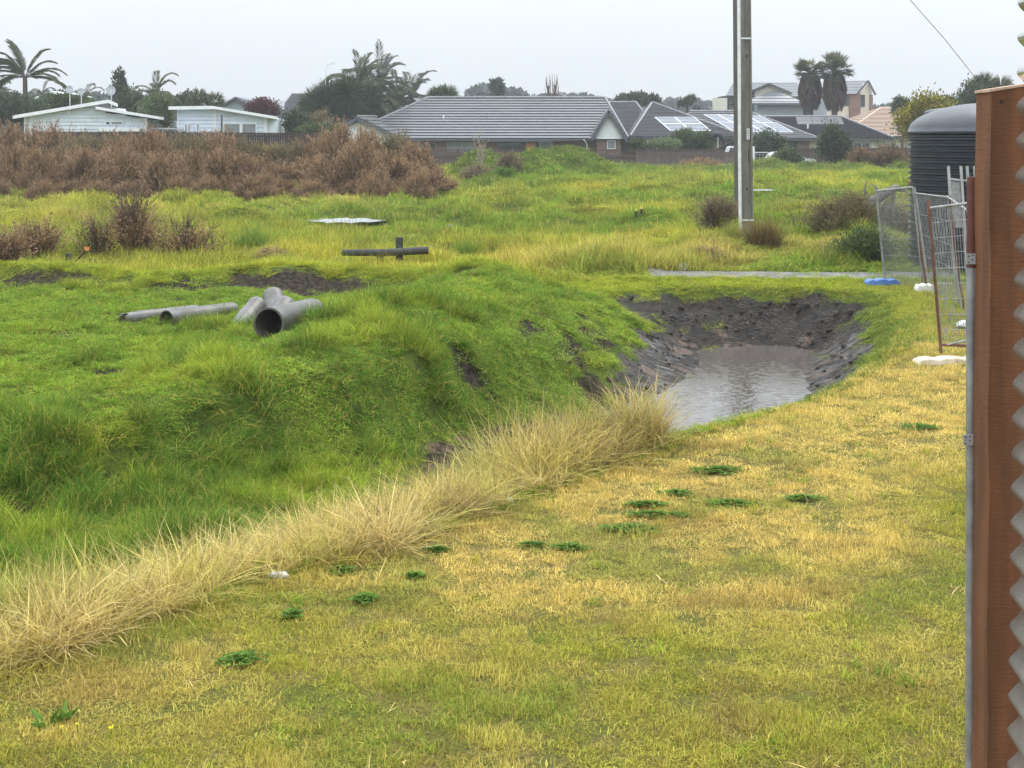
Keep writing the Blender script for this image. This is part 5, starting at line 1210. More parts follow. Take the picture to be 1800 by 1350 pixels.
tree('garden_tree', 'dark round garden tree just right of the utility pole, before the house', 'tree', 1349, 119, 256, (1.9, 1.4, 1.7), 560, .24, .12, 'dark', 761)
tree('garden_shrub', 'leafy green shrub hiding the back of the white car', 'shrub', 1383, 110, 279, (1.4, 1.1, 1.1), 320, .24, .12, 'mid', 762)
tree('garden_tree', 'egg shaped dark green tree right of the white car', 'tree', 1465, 112, 258, (1.5, 1.4, 1.9), 700, .24, .11, 'dark', 763)
for k, (x, Y, top, wd, lb) in enumerate([(1515, 110, 247, 62, 'brown dead shrub right of the egg shaped tree'), (1562, 109, 236, 80, 'largest brown dead shrub before the cream house'), (1598, 111, 250, 50, 'brown dead shrub partly behind the water tank'), (1232, 110, 278, 100, 'low dead brown brush against the grey palings')]):
    plain_bush('dead_shrub', lb, 'shrub', x, Y, top, wd, F['gorse'], 770+k, 800, .2)
def poplar():
    X_ = px2X(968, 172); g = gz(X_, 172); e = empty('bare_poplar', (X_, 172, g), 'bare upright reddish poplar pair standing behind the long ridge', 'tree'); r = random.Random(5)
    for cx, hh in ((963, 130), (976, 128)):
        m = MB(); b = at(cx, 245, 172); tz = at(cx, hh, 172).z; m.tube([(b.x, 172, g), (b.x, 172, tz-1.5)], [.2, .08], 7)
        for i in range(46):
            z0 = r.uniform(g+3, tz-2.2); a = r.uniform(0, 2*PI); h = r.uniform(1.4, 2.6); s = r.uniform(.15, .5)
            m.tube([(b.x, 172, z0), (b.x+math.cos(a)*s, 172+math.sin(a)*s, z0+h*.5), (b.x+math.cos(a)*s*1.15, 172+math.sin(a)*s*1.15, min(z0+h, tz))], [.045, .035, .012], 4, False)
        m.build('trunk', paint('poplar_twig', (.13, .07, .055), (.09, .05, .04), .9), e)
poplar()
# far wood on the skyline
r = np.random.default_rng(88); parts = []
for (x0, x1, yt, Y) in ((820, 925, 157, 330), (925, 1075, 171, 360), (1040, 1300, 181, 380), (-100, 330, 172, 300), (1540, 1900, 186, 330), (330, 640, 188, 340), (1300, 1560, 196, 360)):
    n = int((x1-x0)*26); x = x0+(x1-x0)*r.random(n); u = (x-x0)/(x1-x0)
    prof = yt+10*(1-np.sin(np.clip(u, .02, .98)*PI)**.5)+9*(vnoise(x/11, x*0, 3)-.5)+5*(vnoise(x/4, x*0, 9)-.5); zt = CH-(prof-YH)*Y/FPX
    z = zt*(1-.85*r.random(n)**1.6); O = np.stack([(x-900)*Y/FPX, Y+r.normal(0, 4, n), z], -1); parts.append(leaves(O, rdir(r, n)+np.array([0, 0, .4]), 1.6, 1.1, int(x0)+999))
tag(put('distant_wood', leaf_mesh('distant_wood', parts, F['haze'])), 'far tree belt on the skyline fading into pale air', 'wood', kind='stuff')

# ------------------------------------------------------------------ concrete pipes
Mc = paint('wet_concrete', (.125, .118, .112), (.075, .07, .065), .34, 5, spec=.6, bump=.25, bscale=30, dirt=(.06, .05, .035), dscale=2.2, damt=.8)
Mcd = paint('pipe_inside', (.10, .075, .055), (.06, .05, .04), .8, 6)
def pipe(a, b, r, label, jag=False, flare=0.0, group='old concrete drain pipes lying in the grass'):
    a, b = Vector(a)-Vector((0, 0, .045 if r < .2 else -.01)), Vector(b)-Vector((0, 0, .045 if r < .2 else -.01)); e = empty('concrete_pipe', a, label, 'pipe', group)
    d = (b-a).normalized(); n = 36; x = d.cross(Vector((0, 0, 1))).normalized(); y = x.cross(d); L = (b-a).length; rr = random.Random(int(r*1000)+int(a.x*10))
    ring = lambda c, q: [c+(x*math.cos(2*PI*i/n)+y*math.sin(2*PI*i/n))*q for i in range(n)]
    m = MB(); t = r*.13
    st = [(0, r*1.0), (.06, r*1.0), (.07, r*.985), (L-.22, r*.98), (L-.17, r*(1+flare)), (L, r*(1+flare))] if flare else [(0, r), (.02, r*1.01), (.09, r*1.01), (.1, r*.985), (L*.5, r*.985), (L, r)]
    rings = [ring(a+d*s_, q) for s_, q in st]
    if jag:
        rings[0] = [p+d*(abs(math.sin(i*1.7))*.09*(1 if 4 < i < 16 else .2)+(.20 if 7 < i < 13 else 0)) for i, p in enumerate(rings[0])]
        rings[1] = [p+d*.34 for p in rings[1]]; rings[2] = [p+d*.36 for p in rings[2]]; rings[3] = [p+d*.38 for p in rings[3]]
    vs = sum(rings, []); k = len(rings)
    m.add(vs, [(i*n+j, i*n+(j+1) % n, (i+1)*n+(j+1) % n, (i+1)*n+j) for i in range(k-1) for j in range(n)], True)
    inner0 = [c+(a-c).normalized()*0 for c in ring(a, r-t)]
    if jag: inner0 = [p+(q-o_) for p, q, o_ in zip(inner0, rings[0], ring(a, r))]
    m.add(rings[0]+inner0, [(j, (j+1) % n, n+(j+1) % n, n+j) for j in range(n)])
    e1 = ring(b, r-t); m.add(rings[-1]+e1, [(j, (j+1) % n, n+(j+1) % n, n+j) for j in range(n)])
    m.build('pipe_shell', Mc, e)
    MB().add(inner0+e1, [(j, (j+1) % n, n+(j+1) % n, n+j) for j in range(n)], True).build('bore', Mcd, e)
def P_(x, y, Y): return at(x, y, Y)
Yp = 18.2
zf = gz(px2X(472, Yp), Yp)
pipe(P_(472, 570, Yp), P_(548, 552, Yp+1.55), .217, 'widest concrete pipe with its open dark mouth facing the camera')
pipe(P_(292, 556, 20.5), P_(408, 541, 21.9), .137, 'small bore concrete pipe with open end, middle of the left pair')
pipe(P_(214, 557, 20.9), P_(345, 543, 21.9), .112, 'broken jagged concrete pipe lying farthest left', True)
pipe(P_(452, 532, 21.2), P_(405, 585, 20.0), .15, 'leftmost of the three stacked bell ended pipes', flare=.0)
pipe(P_(480, 517, 22.0), P_(500, 585, 20.4), .17, 'rearmost and highest of the three stacked bell ended pipes', flare=.0)
pipe(P_(500, 533, 21.0), P_(470, 590, 19.7), .17, 'right one of the three stacked bell ended pipes, behind the wide mouth', flare=.0)

# ------------------------------------------------------------------ log rail, pegs, stones
Mlog = paint('tarred_log', (.045, .042, .04), (.028, .026, .025), .6, 8, stretch=(1, 6, 6), bump=.5, bscale=25, dirt=(.09, .10, .05), dscale=3)
e = empty('log_rail', at(680, 462, 31.5), 'black log rail lying across two short round posts', 'rail')
MB().tube([P_(601, 444, 31.3), P_(676, 444, 31.3), P_(753, 440, 31.3)], [.075, .085, .09], 12).build('log', Mlog, e)
MB().tube([P_(702, 480, 31.5), P_(702, 417, 31.5)], .088, 12).build('post', Mlog, e)
MB().tube([P_(668, 480, 31.5), P_(668, 448, 31.5)], .085, 12).build('post', Mlog, e)
Mpeg = paint('peg_black', (.03, .03, .03), None, .6); Myel = paint('marker_yellow', (.75, .62, .12), None, .6); Mor = paint('marker_orange', (.85, .28, .05), None, .6)
for x, y in ((1118.5, 372), (1127.5, 371)):
    b = at(x, y, 47); b.z = gz(b.x, 47); e = empty('marker_peg', b, 'short black marker peg with a pale yellow top in the field', 'peg', 'black marker pegs')
    MB().tube([(b.x, 47, b.z), (b.x, 47, b.z+.28)], .045, 8).build('peg', Mpeg, e); MB().tube([(b.x, 47, b.z+.28), (b.x, 47, b.z+.36)], .047, 8).build('cap', Myel, e)
e = empty('leaning_stake', at(145, 468, 30.5), 'thin leaning black stake with an orange tip by the tall dead bush', 'stake')
MB().tube([P_(128, 466, 30.5), P_(154, 436, 30.5)], .018, 6).build('stake', Mpeg, e); MB().add([P_(148, 434, 30.4), P_(158, 434, 30.4), P_(157, 440, 30.4), P_(150, 441, 30.4), P_(148, 434, 30.44), P_(158, 434, 30.44), P_(157, 440, 30.44), P_(150, 441, 30.44)], [(0, 1, 2, 3), (7, 6, 5, 4), (0, 4, 5, 1), (1, 5, 6, 2), (2, 6, 7, 3), (3, 7, 4, 0)]).build('flag', Mor, e)
for x, lb in ((121, 'taller weathered stump post left of the leaning stake'), (163, 'low weathered stump post right of the leaning stake')):
    o = MB().tube([P_(x, 472, 30.3), P_(x, 446 if x < 140 else 455, 30.3)], [.085, .08], 10).build('stump_post', Mlog, None, at(x, 470, 30.3)); tag(o, lb, 'post')
def lump(name, label, cat, c, s, mat, seed, group=None, rough=.25):
    import bmesh
    from mathutils import noise as mn
    bm = bmesh.new(); bmesh.ops.create_icosphere(bm, subdivisions=3, radius=1)
    for v in bm.verts:
        k = 1+rough*mn.noise(v.co*1.7+Vector((seed, 0, 0)))+rough*.4*mn.noise(v.co*5+Vector((seed, 3, 0))); v.co = Vector((v.co.x*s[0]*k, v.co.y*s[1]*k, max(v.co.z*s[2]*k, -.5*s[2])))
    me = bpy.data.meshes.new(name); bm.to_mesh(me); bm.free(); me.polygons.foreach_set('use_smooth', [True]*len(me.polygons)); me.materials.append(mat)
    o = put(name, me, None, c); return tag(o, label, cat, group)
Mwp = paint('white_plastic', (.75, .76, .77), (.62, .63, .64), .4, 6); Mst = paint('pale_stone', (.62, .60, .56), (.5, .47, .42), .7, 5); Mrock = paint('grey_rock', (.17, .165, .17), (.11, .105, .11), .5, 6, bump=.5)
def onground(x, y, z=0.0):
    Y = 10.0
    for k in range(60): Y = FPX*(CH-gz(px2X(x, Y), Y))/(y-YH)*.5+Y*.5
    return Vector((px2X(x, Y), Y, gz(px2X(x, Y), Y)+z))
lump('plastic_bag', 'crumpled white plastic bag at the left end of the gravel track', 'bag', Vector((px2X(1196, 30.2), 30.2, .06)), (.22, .14, .09), Mwp, 3, rough=.7)
p = onground(895, 888, .03); lump('white_stone', 'round white stone at the dry grass edge', 'stone', p, (.035, .035, .034), Mwp, 5)
p = onground(884, 889, .012); lump('white_chip', 'tiny white chip beside the round white stone', 'stone', p, (.018, .018, .012), Mwp, 6)
p = onground(483, 1017, .02); lump('pale_scrap', 'left pale pink scrap under the dry grass', 'scrap', p, (.032, .03, .025), Mst, 7, rough=.6)
p = onground(497, 1018, .02); lump('pale_scrap', 'right pale pink scrap, slightly larger, under the dry grass', 'scrap', p, (.038, .03, .028), Mst, 8, rough=.6)
p = onground(808, 912, .01); lump('pale_scrap', 'flat pale scrap half hidden at the dry grass foot', 'scrap', p, (.05, .03, .012), Mst, 9, rough=.6)
lump('grey_rock', 'grey rock half sunk on the muddy rise in the field', 'rock', Vector((px2X(1040, 36.5), 36.5, gz(px2X(1040, 36.5), 36.5)+.05)), (.2, .2, .14), Mrock, 10)
lump('grey_rock', 'small dark rock lying in the yellow field grass', 'rock', Vector((px2X(791, 46), 46, gz(px2X(791, 46), 46)+.1)), (.14, .14, .2), Mrock, 11)
lump('white_stone', 'white lump in the grass behind the near wire panel', 'stone', Vector((px2X(1693, 21), 21, .05)), (.1, .08, .06), Mwp, 12, rough=.6)

# ------------------------------------------------------------------ utility poles
Mpole = paint('pole_concrete', (.21, .195, .165), (.15, .14, .12), .8, 4, stretch=(3, 3, .5), dirt=(.10, .095, .085), dscale=1.2, damt=.6)
Mpole2 = paint('pole_timber', (.13, .115, .10), (.09, .08, .07), .85, 4, stretch=(6, 6, .4))
Y = 37.2; b = at(1311, 440, Y); b.z = gz(b.x, Y)-.05; kx = Y/FPX
e = empty('utility_pole', b, 'front concrete utility pole with recessed face, white conduit and small number plate', 'pole')
ht = 9.5; xl = b.x-12*kx; xr = b.x+12.5*kx
m = MB(); 
def taper(m, x0, x1, y0, y1, z0, z1, X0, X1): m.add([(x0, y0, z0), (x1, y0, z0), (x1, y1, z0), (x0, y1, z0), (X0, y0, z1), (X1, y0, z1), (X1, y1, z1), (X0, y1, z1)], [(3, 2, 1, 0), (4, 5, 6, 7), (0, 1, 5, 4), (1, 2, 6, 5), (2, 3, 7, 6), (3, 0, 4, 7)])
taper(m, b.x-9*kx, b.x+13*kx, Y, Y+.3, b.z, ht, b.x-5.5*kx, b.x+6.5*kx)
taper(m, b.x+10*kx, b.x+13.2*kx, Y-.06, Y+.002, b.z, ht, b.x+4*kx, b.x+6.7*kx); taper(m, b.x-9.2*kx, b.x-6*kx, Y-.06, Y+.002, b.z, ht, b.x-5.7*kx, b.x-3*kx)
m.build('shaft', Mpole, e)
c0 = b.x-10.2*kx
m = MB(); m.tube([(c0+.0, Y-.07, b.z), (c0-.02, Y-.07, 2.2), (c0-.06, Y-.06, ht)], .045, 8); m.build('conduit', Mwp, e)
m = MB(); m.box(b.x-11*kx, b.x+13.4*kx, Y-.075, Y-.062, at(0, 388, Y).z, at(0, 385.5, Y).z); m.build('strap', M['alu'], e)
m = MB(); m.box(b.x-9*kx, b.x+8.5*kx, Y-.075, Y-.062, at(0, 69, Y).z, at(0, 66.5, Y).z); m.build('strap', M['alu'], e)
pl = MB().box(b.x+.8*kx, b.x+5.8*kx, Y-.08, Y-.064, at(0, 245, Y).z, at(0, 226, Y).z).build('number_plate', Mwp, e)
m = MB()
for i in range(5): zc = at(0, 229+3.1*i, Y).z; m.box(b.x+2.2*kx, b.x+4.2*kx, Y-.084, Y-.081, zc-.016, zc+.012)
m.build('plate_number', M['dark'], pl)
for y in (98, 332): MB().box(b.x+0*kx, b.x+3*kx, Y-.02, Y-.002, at(0, y+2, Y).z, at(0, y-2, Y).z).build('bolt', M['dark'], e)
MB().box(b.x+4.2*kx, b.x+5.6*kx, Y-.02, Y-.002, at(0, 285, Y).z, at(0, 262, Y).z).build('slot', M['dark'], e)
Y2 = 43.5; b2 = at(1299, 378, Y2); b2.z = gz(b2.x, Y2)-.05
o = MB().tube([(b2.x-.01, Y2, b2.z), (b2.x-.10, Y2, 10.6)], [.14, .115], 14).build('utility_pole', Mpole2, None, b2); tag(o, 'back round timber pole close behind the concrete pole', 'pole')
o = MB().tube([at(1560, -60, 52), at(1600, 0, 54), at(1660, 68, 57), at(1722, 146, 60)], .013, 5).build('overhead_wire', M['dark'], None, at(1660, 68, 57)); tag(o, 'thin overhead wire sloping down to the far palm', 'wire')
# ------------------------------------------------------------------ street lamp and dishes
b = at(573, 240, 126); b.z = gz(b.x, 126); e = empty('street_lamp', b, 'slim grey street lamp with curved arm above the palm grove', 'street lamp')
MB().tube([b, at(572.5, 150, 126), at(572.5, 122, 126), at(575, 114, 126), at(581, 111, 126)], [.09, .06, .05, .045, .045], 8).build('pole', M['alu'], e); MB().box(at(581, 0, 126).x, at(589, 0, 126).x, 125.85, 126.15, at(0, 113, 126).z, at(0, 110, 126).z).build('lamp_head', M['alu'], e)
Mdish = paint('dish_grey', (.42, .44, .46), (.36, .38, .4), .5)
for x, y, r_, lb in ((122, 157, .33, 'leftmost pale satellite dish above the trees'), (142, 161, .30, 'middle satellite dish above the trees'), (195, 159, .42, 'right and largest satellite dish beside the cypress')):
    c = at(x, y, 116); e = empty('satellite_dish', c, lb, 'satellite dish', 'satellite dishes'); n = 20
    rings = [(r_*k/4, .22*r_*(1-(k/4)**2)) for k in range(5)]
    m = MB(); vs = [(c.x+q*math.cos(2*PI*j/n)*.95, c.y+dp, c.z+q*math.sin(2*PI*j/n)) for q, dp in rings for j in range(n)]; m.add(vs, [(i*n+j, i*n+(j+1) % n, (i+1)*n+(j+1) % n, (i+1)*n+j) for i in range(4) for j in range(n)], True); m.build('dish', Mdish, e)
    MB().tube([(c.x, c.y+.1, c.z), (c.x, c.y+.2, c.z-3.2)], .04, 6).build('mast', M['alu'], e); MB().tube([(c.x, c.y, c.z-r_*.8), (c.x, c.y-.35, c.z)], .02, 5).build('feed_arm', M['alu'], e)

# ------------------------------------------------------------------ vehicles far right and the dark canopy
def car(label, x, Y, ybase, L, H, paintm, van=False, face=1, name='parked_car', zoff=0.0):
    p0 = at(x, ybase, Y); cx = p0.x; zg = gz(cx, Y)+zoff; e = empty(name, (cx, Y, zg), label, 'car' if not van else 'van'); W_ = 1.75; f = face
    if van: prof = [(-.5, .28), (.5, .28), (.5, .55), (.44, .62), (.36, .95), (.30, 1.0), (-.49, 1.0), (-.5, .5)]; glass = [(.41, .64), (.345, .93), (.20, .93), (.20, .64)]
    else: prof = [(-.5, .25), (.5, .25), (.5, .45), (.47, .54), (.27, .62), (.10, .95), (0, 1.0), (-.25, 1.0), (-.38, .93), (-.48, .62), (-.5, .45)]; glass = [(.23, .63), (.09, .92), (-.24, .95), (-.36, .9), (-.44, .63)]
    q = [(cx+f*a*L, zg+b_*H) for a, b_ in prof]; m = MB(); m.prism(q, Y, Y+W_); body = m.build('body', paintm, e)
    MB().prism([(cx+f*a*L, zg+b_*H) for a, b_ in glass], Y-.012, Y+W_+.012).build('side_window', M['glass'], e)
    if not van:
        a0, a1 = (.262, .63), (.105, .94); MB().slab([(cx+f*(a0[0]*L+.02), Y+.15, zg+a0[1]*H+.01), (cx+f*(a1[0]*L+.03), Y+.22, zg+a1[1]*H), (cx+f*(a1[0]*L+.03), Y+W_-.22, zg+a1[1]*H), (cx+f*(a0[0]*L+.02), Y+W_-.15, zg+a0[1]*H+.01)], .02).build('windscreen', M['glass'], e)
    for a in (-.32, .32):
        for y in (Y-.03, Y+W_-.19):
            wx = cx+f*a*L; MB().tube([(wx, y, zg+.32), (wx, y+.22, zg+.32)], .32, 18).build('wheel', M['dark'], e)
    MB().box(cx+f*.47*L-.05, cx+f*.5*L+.03 if f > 0 else cx+f*.47*L, Y+.08, Y+.5, zg+.45*H-.02, zg+.53*H-.05).build('headlight', M['alu'], e)
    MB().bar((cx+f*.22*L, Y-.16, zg+.64*H), (cx+f*.22*L, Y-.02, zg+.64*H), .12, .12).build('mirror', paintm, e)
Mcw = paint('car_white', (.78, .79, .80), (.74, .75, .76), .25, 1, spec=.7); Mcs = paint('car_silver', (.40, .43, .46), (.34, .37, .40), .3, 1, spec=.8); Mcg = paint('car_dark', (.10, .11, .13), (.08, .09, .10), .25, 1, spec=.8)
car('white car nosing out of the leafy shrub right of the utility pole', 1392, 112.5, 292, 4.0, 1.42, Mcw, zoff=.1)
car('silver car behind the brown dead shrubs, roof just visible', 1540, 112, 292, 4.2, 1.4, Mcs, face=-1)
car('dark blue grey car partly hidden by the water tank', 1606, 112, 290, 4.2, 1.5, Mcg, face=-1)
car('white van left of the utility pole behind the palings', 1301, 116, 290, 2.5, 1.9, Mcw, van=True, name='parked_van', face=-1)
car('grey car parked in the gap between the two bungalows', 300, 96, 240, 4.0, 1.35, Mcs)
e = empty('canopy', at(1285, 262, 120), 'dark drooping garden umbrella beside the feathery shrub', 'umbrella')
m = MB(); P = lambda x, y, d=0: at(x, y, 120+d)
m.tube([P(1257, 250), P(1252, 243), P(1256, 236), P(1266, 236), P(1272, 246), P(1274, 260)], [.05, .22, .28, .26, .2, .08], 9); m.build('folded_canopy', M['dark'], e)
MB().slab([P(1258, 262, -.5), P(1300, 240, 0), P(1330, 250, 1.5), P(1290, 268, 1.5)], .05).build('shade_cloth', paint('shade_purple', (.10, .085, .12), (.07, .06, .085), .7), e)
MB().tube([P(1262, 240), P(1262, 290)], .04, 7).build('pole', M['alu'], e)
MB().tube([P(1296, 242, 1), P(1296, 290, 1)], .04, 7).build('pole', M['alu'], e)
e = empty('wire_gate', at(1300, 292, 113), 'low wire mesh gate in front of the white van', 'gate'); g = MB(); P = lambda x, y, d=0: at(x, y, 112.6+d)
for x in (1294, 1350, 1355): g.tube([P(x, 296), P(x, 267)], .035, 6)
g.tube([P(1294, 268), P(1350, 268)], .03, 6); g.build('frame', M['alu'], e); g = MB()
for x in range(1299, 1350, 6): g.tube([P(x, 294), P(x, 268)], .006, 3, False)
for y in range(272, 294, 5): g.tube([P(1294, y), P(1350, y)], .006, 3, False)
g.build('mesh', M['alu'], e)

# ------------------------------------------------------------------ water tanks
Mtank = paint('tank_dark_blue', (.014, .020, .034), (.010, .014, .025), .38, 1.5, spec=.6, dirt=(.05, .055, .06), dscale=.8, damt=.3)
Mtop = paint('tank_roof_wet', (.05, .056, .068), (.035, .04, .05), .32, 1.5, spec=.45, dirt=(.05, .055, .06))
def tank(label, cx, Y, R_, H_, dome, z0, rm=None, ribs=False):
    X_ = px2X(cx, Y); e = empty('water_tank', (X_, Y, z0), label, 'water tank'); prof = []; n = int(H_/.125); 
    for i in range(n):
        z = z0+i*H_/n; h = H_/n; prof += [(R_, z), (R_, z+h*.30), (R_-.065, z+h*.5), (R_-.065, z+h*.8)]
    prof += [(R_, z0+H_), (R_+.03, z0+H_+.02), (R_+.03, z0+H_+.06)]
    MB().lathe(prof, X_, Y, 96, False).build('wall', Mtank, e)
    q = [(R_+.028, z0+H_+.06)]+[(R_*math.cos(a), z0+H_+.07+dome*math.sin(a)) for a in [k*PI/2/10 for k in range(0, 10)]]+[(.25, z0+H_+dome+.07), (.25, z0+H_+dome+.14), (.01, z0+H_+dome+.15)]
    MB().lathe(q, X_, Y, 96).build('roof', rm or Mtop, e)
    if not ribs: return
    m = MB()
    for k in range(24):
        a = 2*PI*k/24; pts = [(X_+(R_*math.cos(b_)+.01)*math.cos(a), Y+(R_*math.cos(b_)+.01)*math.sin(a), z0+H_+.075+dome*math.sin(b_)) for b_ in (0.05, .3, .6, .9, 1.2)]; m.tube(pts, .018, 4, False)
    m.build('roof_rib', Mtop, e)
tank('big dark blue ribbed water tank behind the wire panels', 1745, 31.5, 1.877, 3.12, .66, -.1)
tank('second dark water tank, only its low roof showing behind the first', 1692, 38.5, 1.04, 3.6, .14, 0, Mtank)

# ------------------------------------------------------------------ temporary wire fence panels
Mgal = paint('galvanised', (.36, .37, .38), (.24, .245, .25), .4, 12, metal=.4, dirt=(.16, .13, .10), dscale=4)
Mrust = paint('rusty_steel', (.16, .065, .04), (.09, .04, .03), .7, 10, dirt=(.22, .10, .06), dscale=5)
Mcf = paint('foot_cream', (.68, .60, .47), (.58, .50, .38), .8, 6, bump=.4, dirt=(.4, .33, .22), dscale=5); Mbf = paint('foot_blue', (.10, .22, .55), (.08, .17, .45), .5, 4); Mwf = paint('foot_white', (.75, .73, .68), (.62, .6, .55), .7, 5)
def wire_panel(label, tl, tr, br, bl, rail='gal', left='rust', nv=26, nh=6, wr=.0022, pr=.02, diag=False):
    tl, tr, br, bl = [Vector(q) for q in (tl, tr, br, bl)]; c = (bl+br)/2; e = empty('wire_fence_panel', c, label, 'fence panel')
    mm = {'gal': Mgal, 'rust': Mrust}
    MB().tube([tl+(tl-bl)*.06, bl+(bl-tl)*.06], pr, 8).build('upright', mm[left], e); MB().tube([tr, br+(br-tr)*.05], pr, 8).build('upright', mm[rail], e)
    MB().tube([tl, tr], pr*.9, 8).build('top_rail', mm[rail], e); MB().tube([bl, br], pr*.9, 8).build('bottom_rail', mm[left], e)
    w_ = MB()
    for i in range(1, nv): a = tl.lerp(tr, i/nv); b_ = bl.lerp(br, i/nv); w_.tube([a, b_], wr, 3, False)
    for i in range(1, nh): a = tl.lerp(bl, i/nh); b_ = tr.lerp(br, i/nh); w_.tube([a, b_], wr, 3, False)
    if diag: w_.tube([bl.lerp(br, .1)+Vector((0, -.01, 0)), br.lerp(tr, .1)+Vector((0, -.01, 0))], .012, 6)
    w_.build('mesh', Mgal, e); return e
wire_panel('near wire fence panel with rusty left upright, cut off by the timber post', at(1633, 366, 17.8), at(1745, 352, 17.6), at(1757, 610, 17.6), at(1653, 606, 17.8), nv=24, nh=9, wr=.005, diag=True)
wire_panel('far wire fence panel standing in the blue foot', at(1540, 336, 27.2), at(1604, 329, 26.4), at(1624, 512, 26.4), at(1556, 505, 27.2), 'gal', 'gal', nv=34, nh=6, wr=.0045)
wire_panel('middle wire fence panel in front of the water tank', at(1609, 340, 26.2), at(1668, 347, 23.5), at(1690, 560, 23.5), at(1634, 520, 26.2), 'gal', 'gal', nv=22, nh=5, wr=.0065)
o = MB().tube([at(1601, 318, 26.5), at(1604, 335, 26.5), at(1630, 515, 26.3)], .022, 8).build('rusty_stake', Mrust, None, at(1620, 480, 26.3)); tag(o, 'dark rusty stake leaning between far and middle panels', 'stake')
o = MB().tube([at(1664, 345, 23.3), at(1712, 378, 19)], .016, 8).build('brace_tube', Mgal, None, at(1664, 345, 23.3)); tag(o, 'thin brace tube sloping down from the middle panel to the near panel', 'tube')
o = MB().tube([at(1669, 344, 23.2), at(1676, 420, 23.2), at(1697, 560, 23.2)], .02, 8).build('rusty_stake', Mrust, None, at(1697, 560, 23.2)); tag(o, 'short rusty stake behind the near panel, at the brace tube', 'stake')
def foot(label, c, L, W_, H_, mat):
    e = MB(); n = 14; prof = [(-.5, 0), (.5, 0), (.5, .5), (.42, .9), (.30, 1), (.18, .8), (.05, 1), (-.1, 1), (-.2, .78), (-.32, .95), (-.43, .8), (-.5, .45)]
    e.prism([(c[0]+a*L, c[2]-.02+b_*H_) for a, b_ in prof], c[1]-W_/2, c[1]+W_/2); o = e.build('fence_foot', mat, None, c)
    bv = o.modifiers.new('bevel', 'BEVEL'); bv.width = .015; bv.segments = 2; tag(o, label, 'fence foot')
foot('long cream concrete foot under the near wire panel', (px2X(1672, 17.7), 17.7, gz(px2X(1672, 17.7), 17.7)), .95, .26, .10, Mcf)
foot('blue plastic foot under the far wire panel', (px2X(1550, 27.1), 27.1, gz(px2X(1550, 27.1), 27.1)+.02), .66, .3, .13, Mbf)
foot('white foot lump between the far and middle panels', (px2X(1625, 26.0), 26.0, gz(px2X(1625, 26.), 26.)), .34, .26, .17, Mwf)
e = empty('crowd_barrier', at(1695, 470, 25), 'light grey steel barrier leaning against the dark tank', 'barrier'); P = lambda x, y, d=0: at(x, y, 25+d)
m = MB()
for x in (1667, 1689, 1700, 1713): m.bar(P(x, 292), P(x+12, 490), .045, .03)
m.bar(P(1667, 314), P(1694, 318), .04, .03); m.bar(P(1667, 314, .02), P(1740, 322), .03, .03); m.build('frame', paint('barrier_paint', (.42, .43, .43), (.32, .33, .33), .5, 5), e)
m = MB(); m.slab([P(1670, 318, .03), P(1690, 320, .03), P(1698, 400, .03), P(1679, 400, .03)], .01); m.build('infill_sheet', Mgal, e)

# ------------------------------------------------------------------ timber post, steel tube and corrugated sheet beside the camera
m_, t, o_ = new_mat('rough_sawn_timber')
v = objvec(t, (1, 1, .12)); vr = objvec(t, (.15, .15, 1))
c = mixc(t, ramp01(t, noise(t, 22, 6, v), .3, .7), (.175, .066, .024), (.10, .038, .014))
c = mixc(t, ramp01(t, noise(t, 240, 2, vr), .62, .7), c, (.10, .035, .016))
c = mixc(t, ramp01(t, noise(t, 5, 4, objvec(t, (2, 1, .5))), .62, .78), c, (.075, .032, .018))
p = N(t, 'ShaderNodeBsdfPrincipled'); t.links.new(c, p.inputs['Base Color']); p.inputs['Roughness'].default_value = .8
b = N(t, 'ShaderNodeBump'); b.inputs['Strength'].default_value = .5; b.inputs['Distance'].default_value = .003; t.links.new(noise(t, 160, 4, vr), b.inputs['Height']); t.links.new(b.outputs[0], p.inputs['Normal'])
t.links.new(p.outputs[0], o_.inputs['Surface']); Mtim = m_
Yq = 3.05; xl = px2X(1742, Yq); xr = px2X(1812, Yq)
e = empty('timber_post', (xl+.05, Yq, 0), 'rough sawn reddish timber post filling the right border', 'post')
zt = at(0, 160, Yq).z
m = MB(); k = 30; L_ = []
for i in range(k+1):
    z = zt*i/k; w1 = .0022*math.sin(i*1.3)+.001*math.sin(i*3.7); L_.append((xl+w1-(1-z/zt)*.018, z))
prof = L_+[(xl+.018, zt+.006), (xr, zt+.014), (xr, 0)]
m.prism(prof, Yq, Yq+.1); m.build('timber', Mtim, e)
MB().add([(xl-.003, Yq-.002, zt-.002), (xr, Yq-.002, zt+.013), (xr, Yq+.1, zt+.013), (xl-.003, Yq+.1, zt-.002), (xl-.003, Yq-.002, zt+.004), (xr, Yq-.002, zt+.018), (xr, Yq+.1, zt+.018), (xl-.003, Yq+.1, zt+.004)], [(3, 2, 1, 0), (4, 5, 6, 7), (0, 1, 5, 4), (1, 2, 6, 5), (2, 3, 7, 6), (3, 0, 4, 7)]).build('pale_end_grain', paint('end_grain', (.55, .38, .27), (.42, .28, .2), .8, 30), e)
MB().tube([(xl+.024, Yq-.003, at(0, 178.5, Yq).z), (xl+.024, Yq+.01, at(0, 178.5, Yq).z)], .004, 8).build('nail_hole', M['dark'], e)
Yt = 3.166; xt = px2X(1708, Yt)
e = empty('steel_tube', (xt-.012, Yt, 0), 'grey steel tube strapped upright against the timber post', 'tube')
MB().tube([(px2X(1703.5, Yt), Yt, 0), (px2X(1707.5, Yt), Yt, at(0, 452, Yt).z)], .0115, 14).build('tube', Mgal, e)
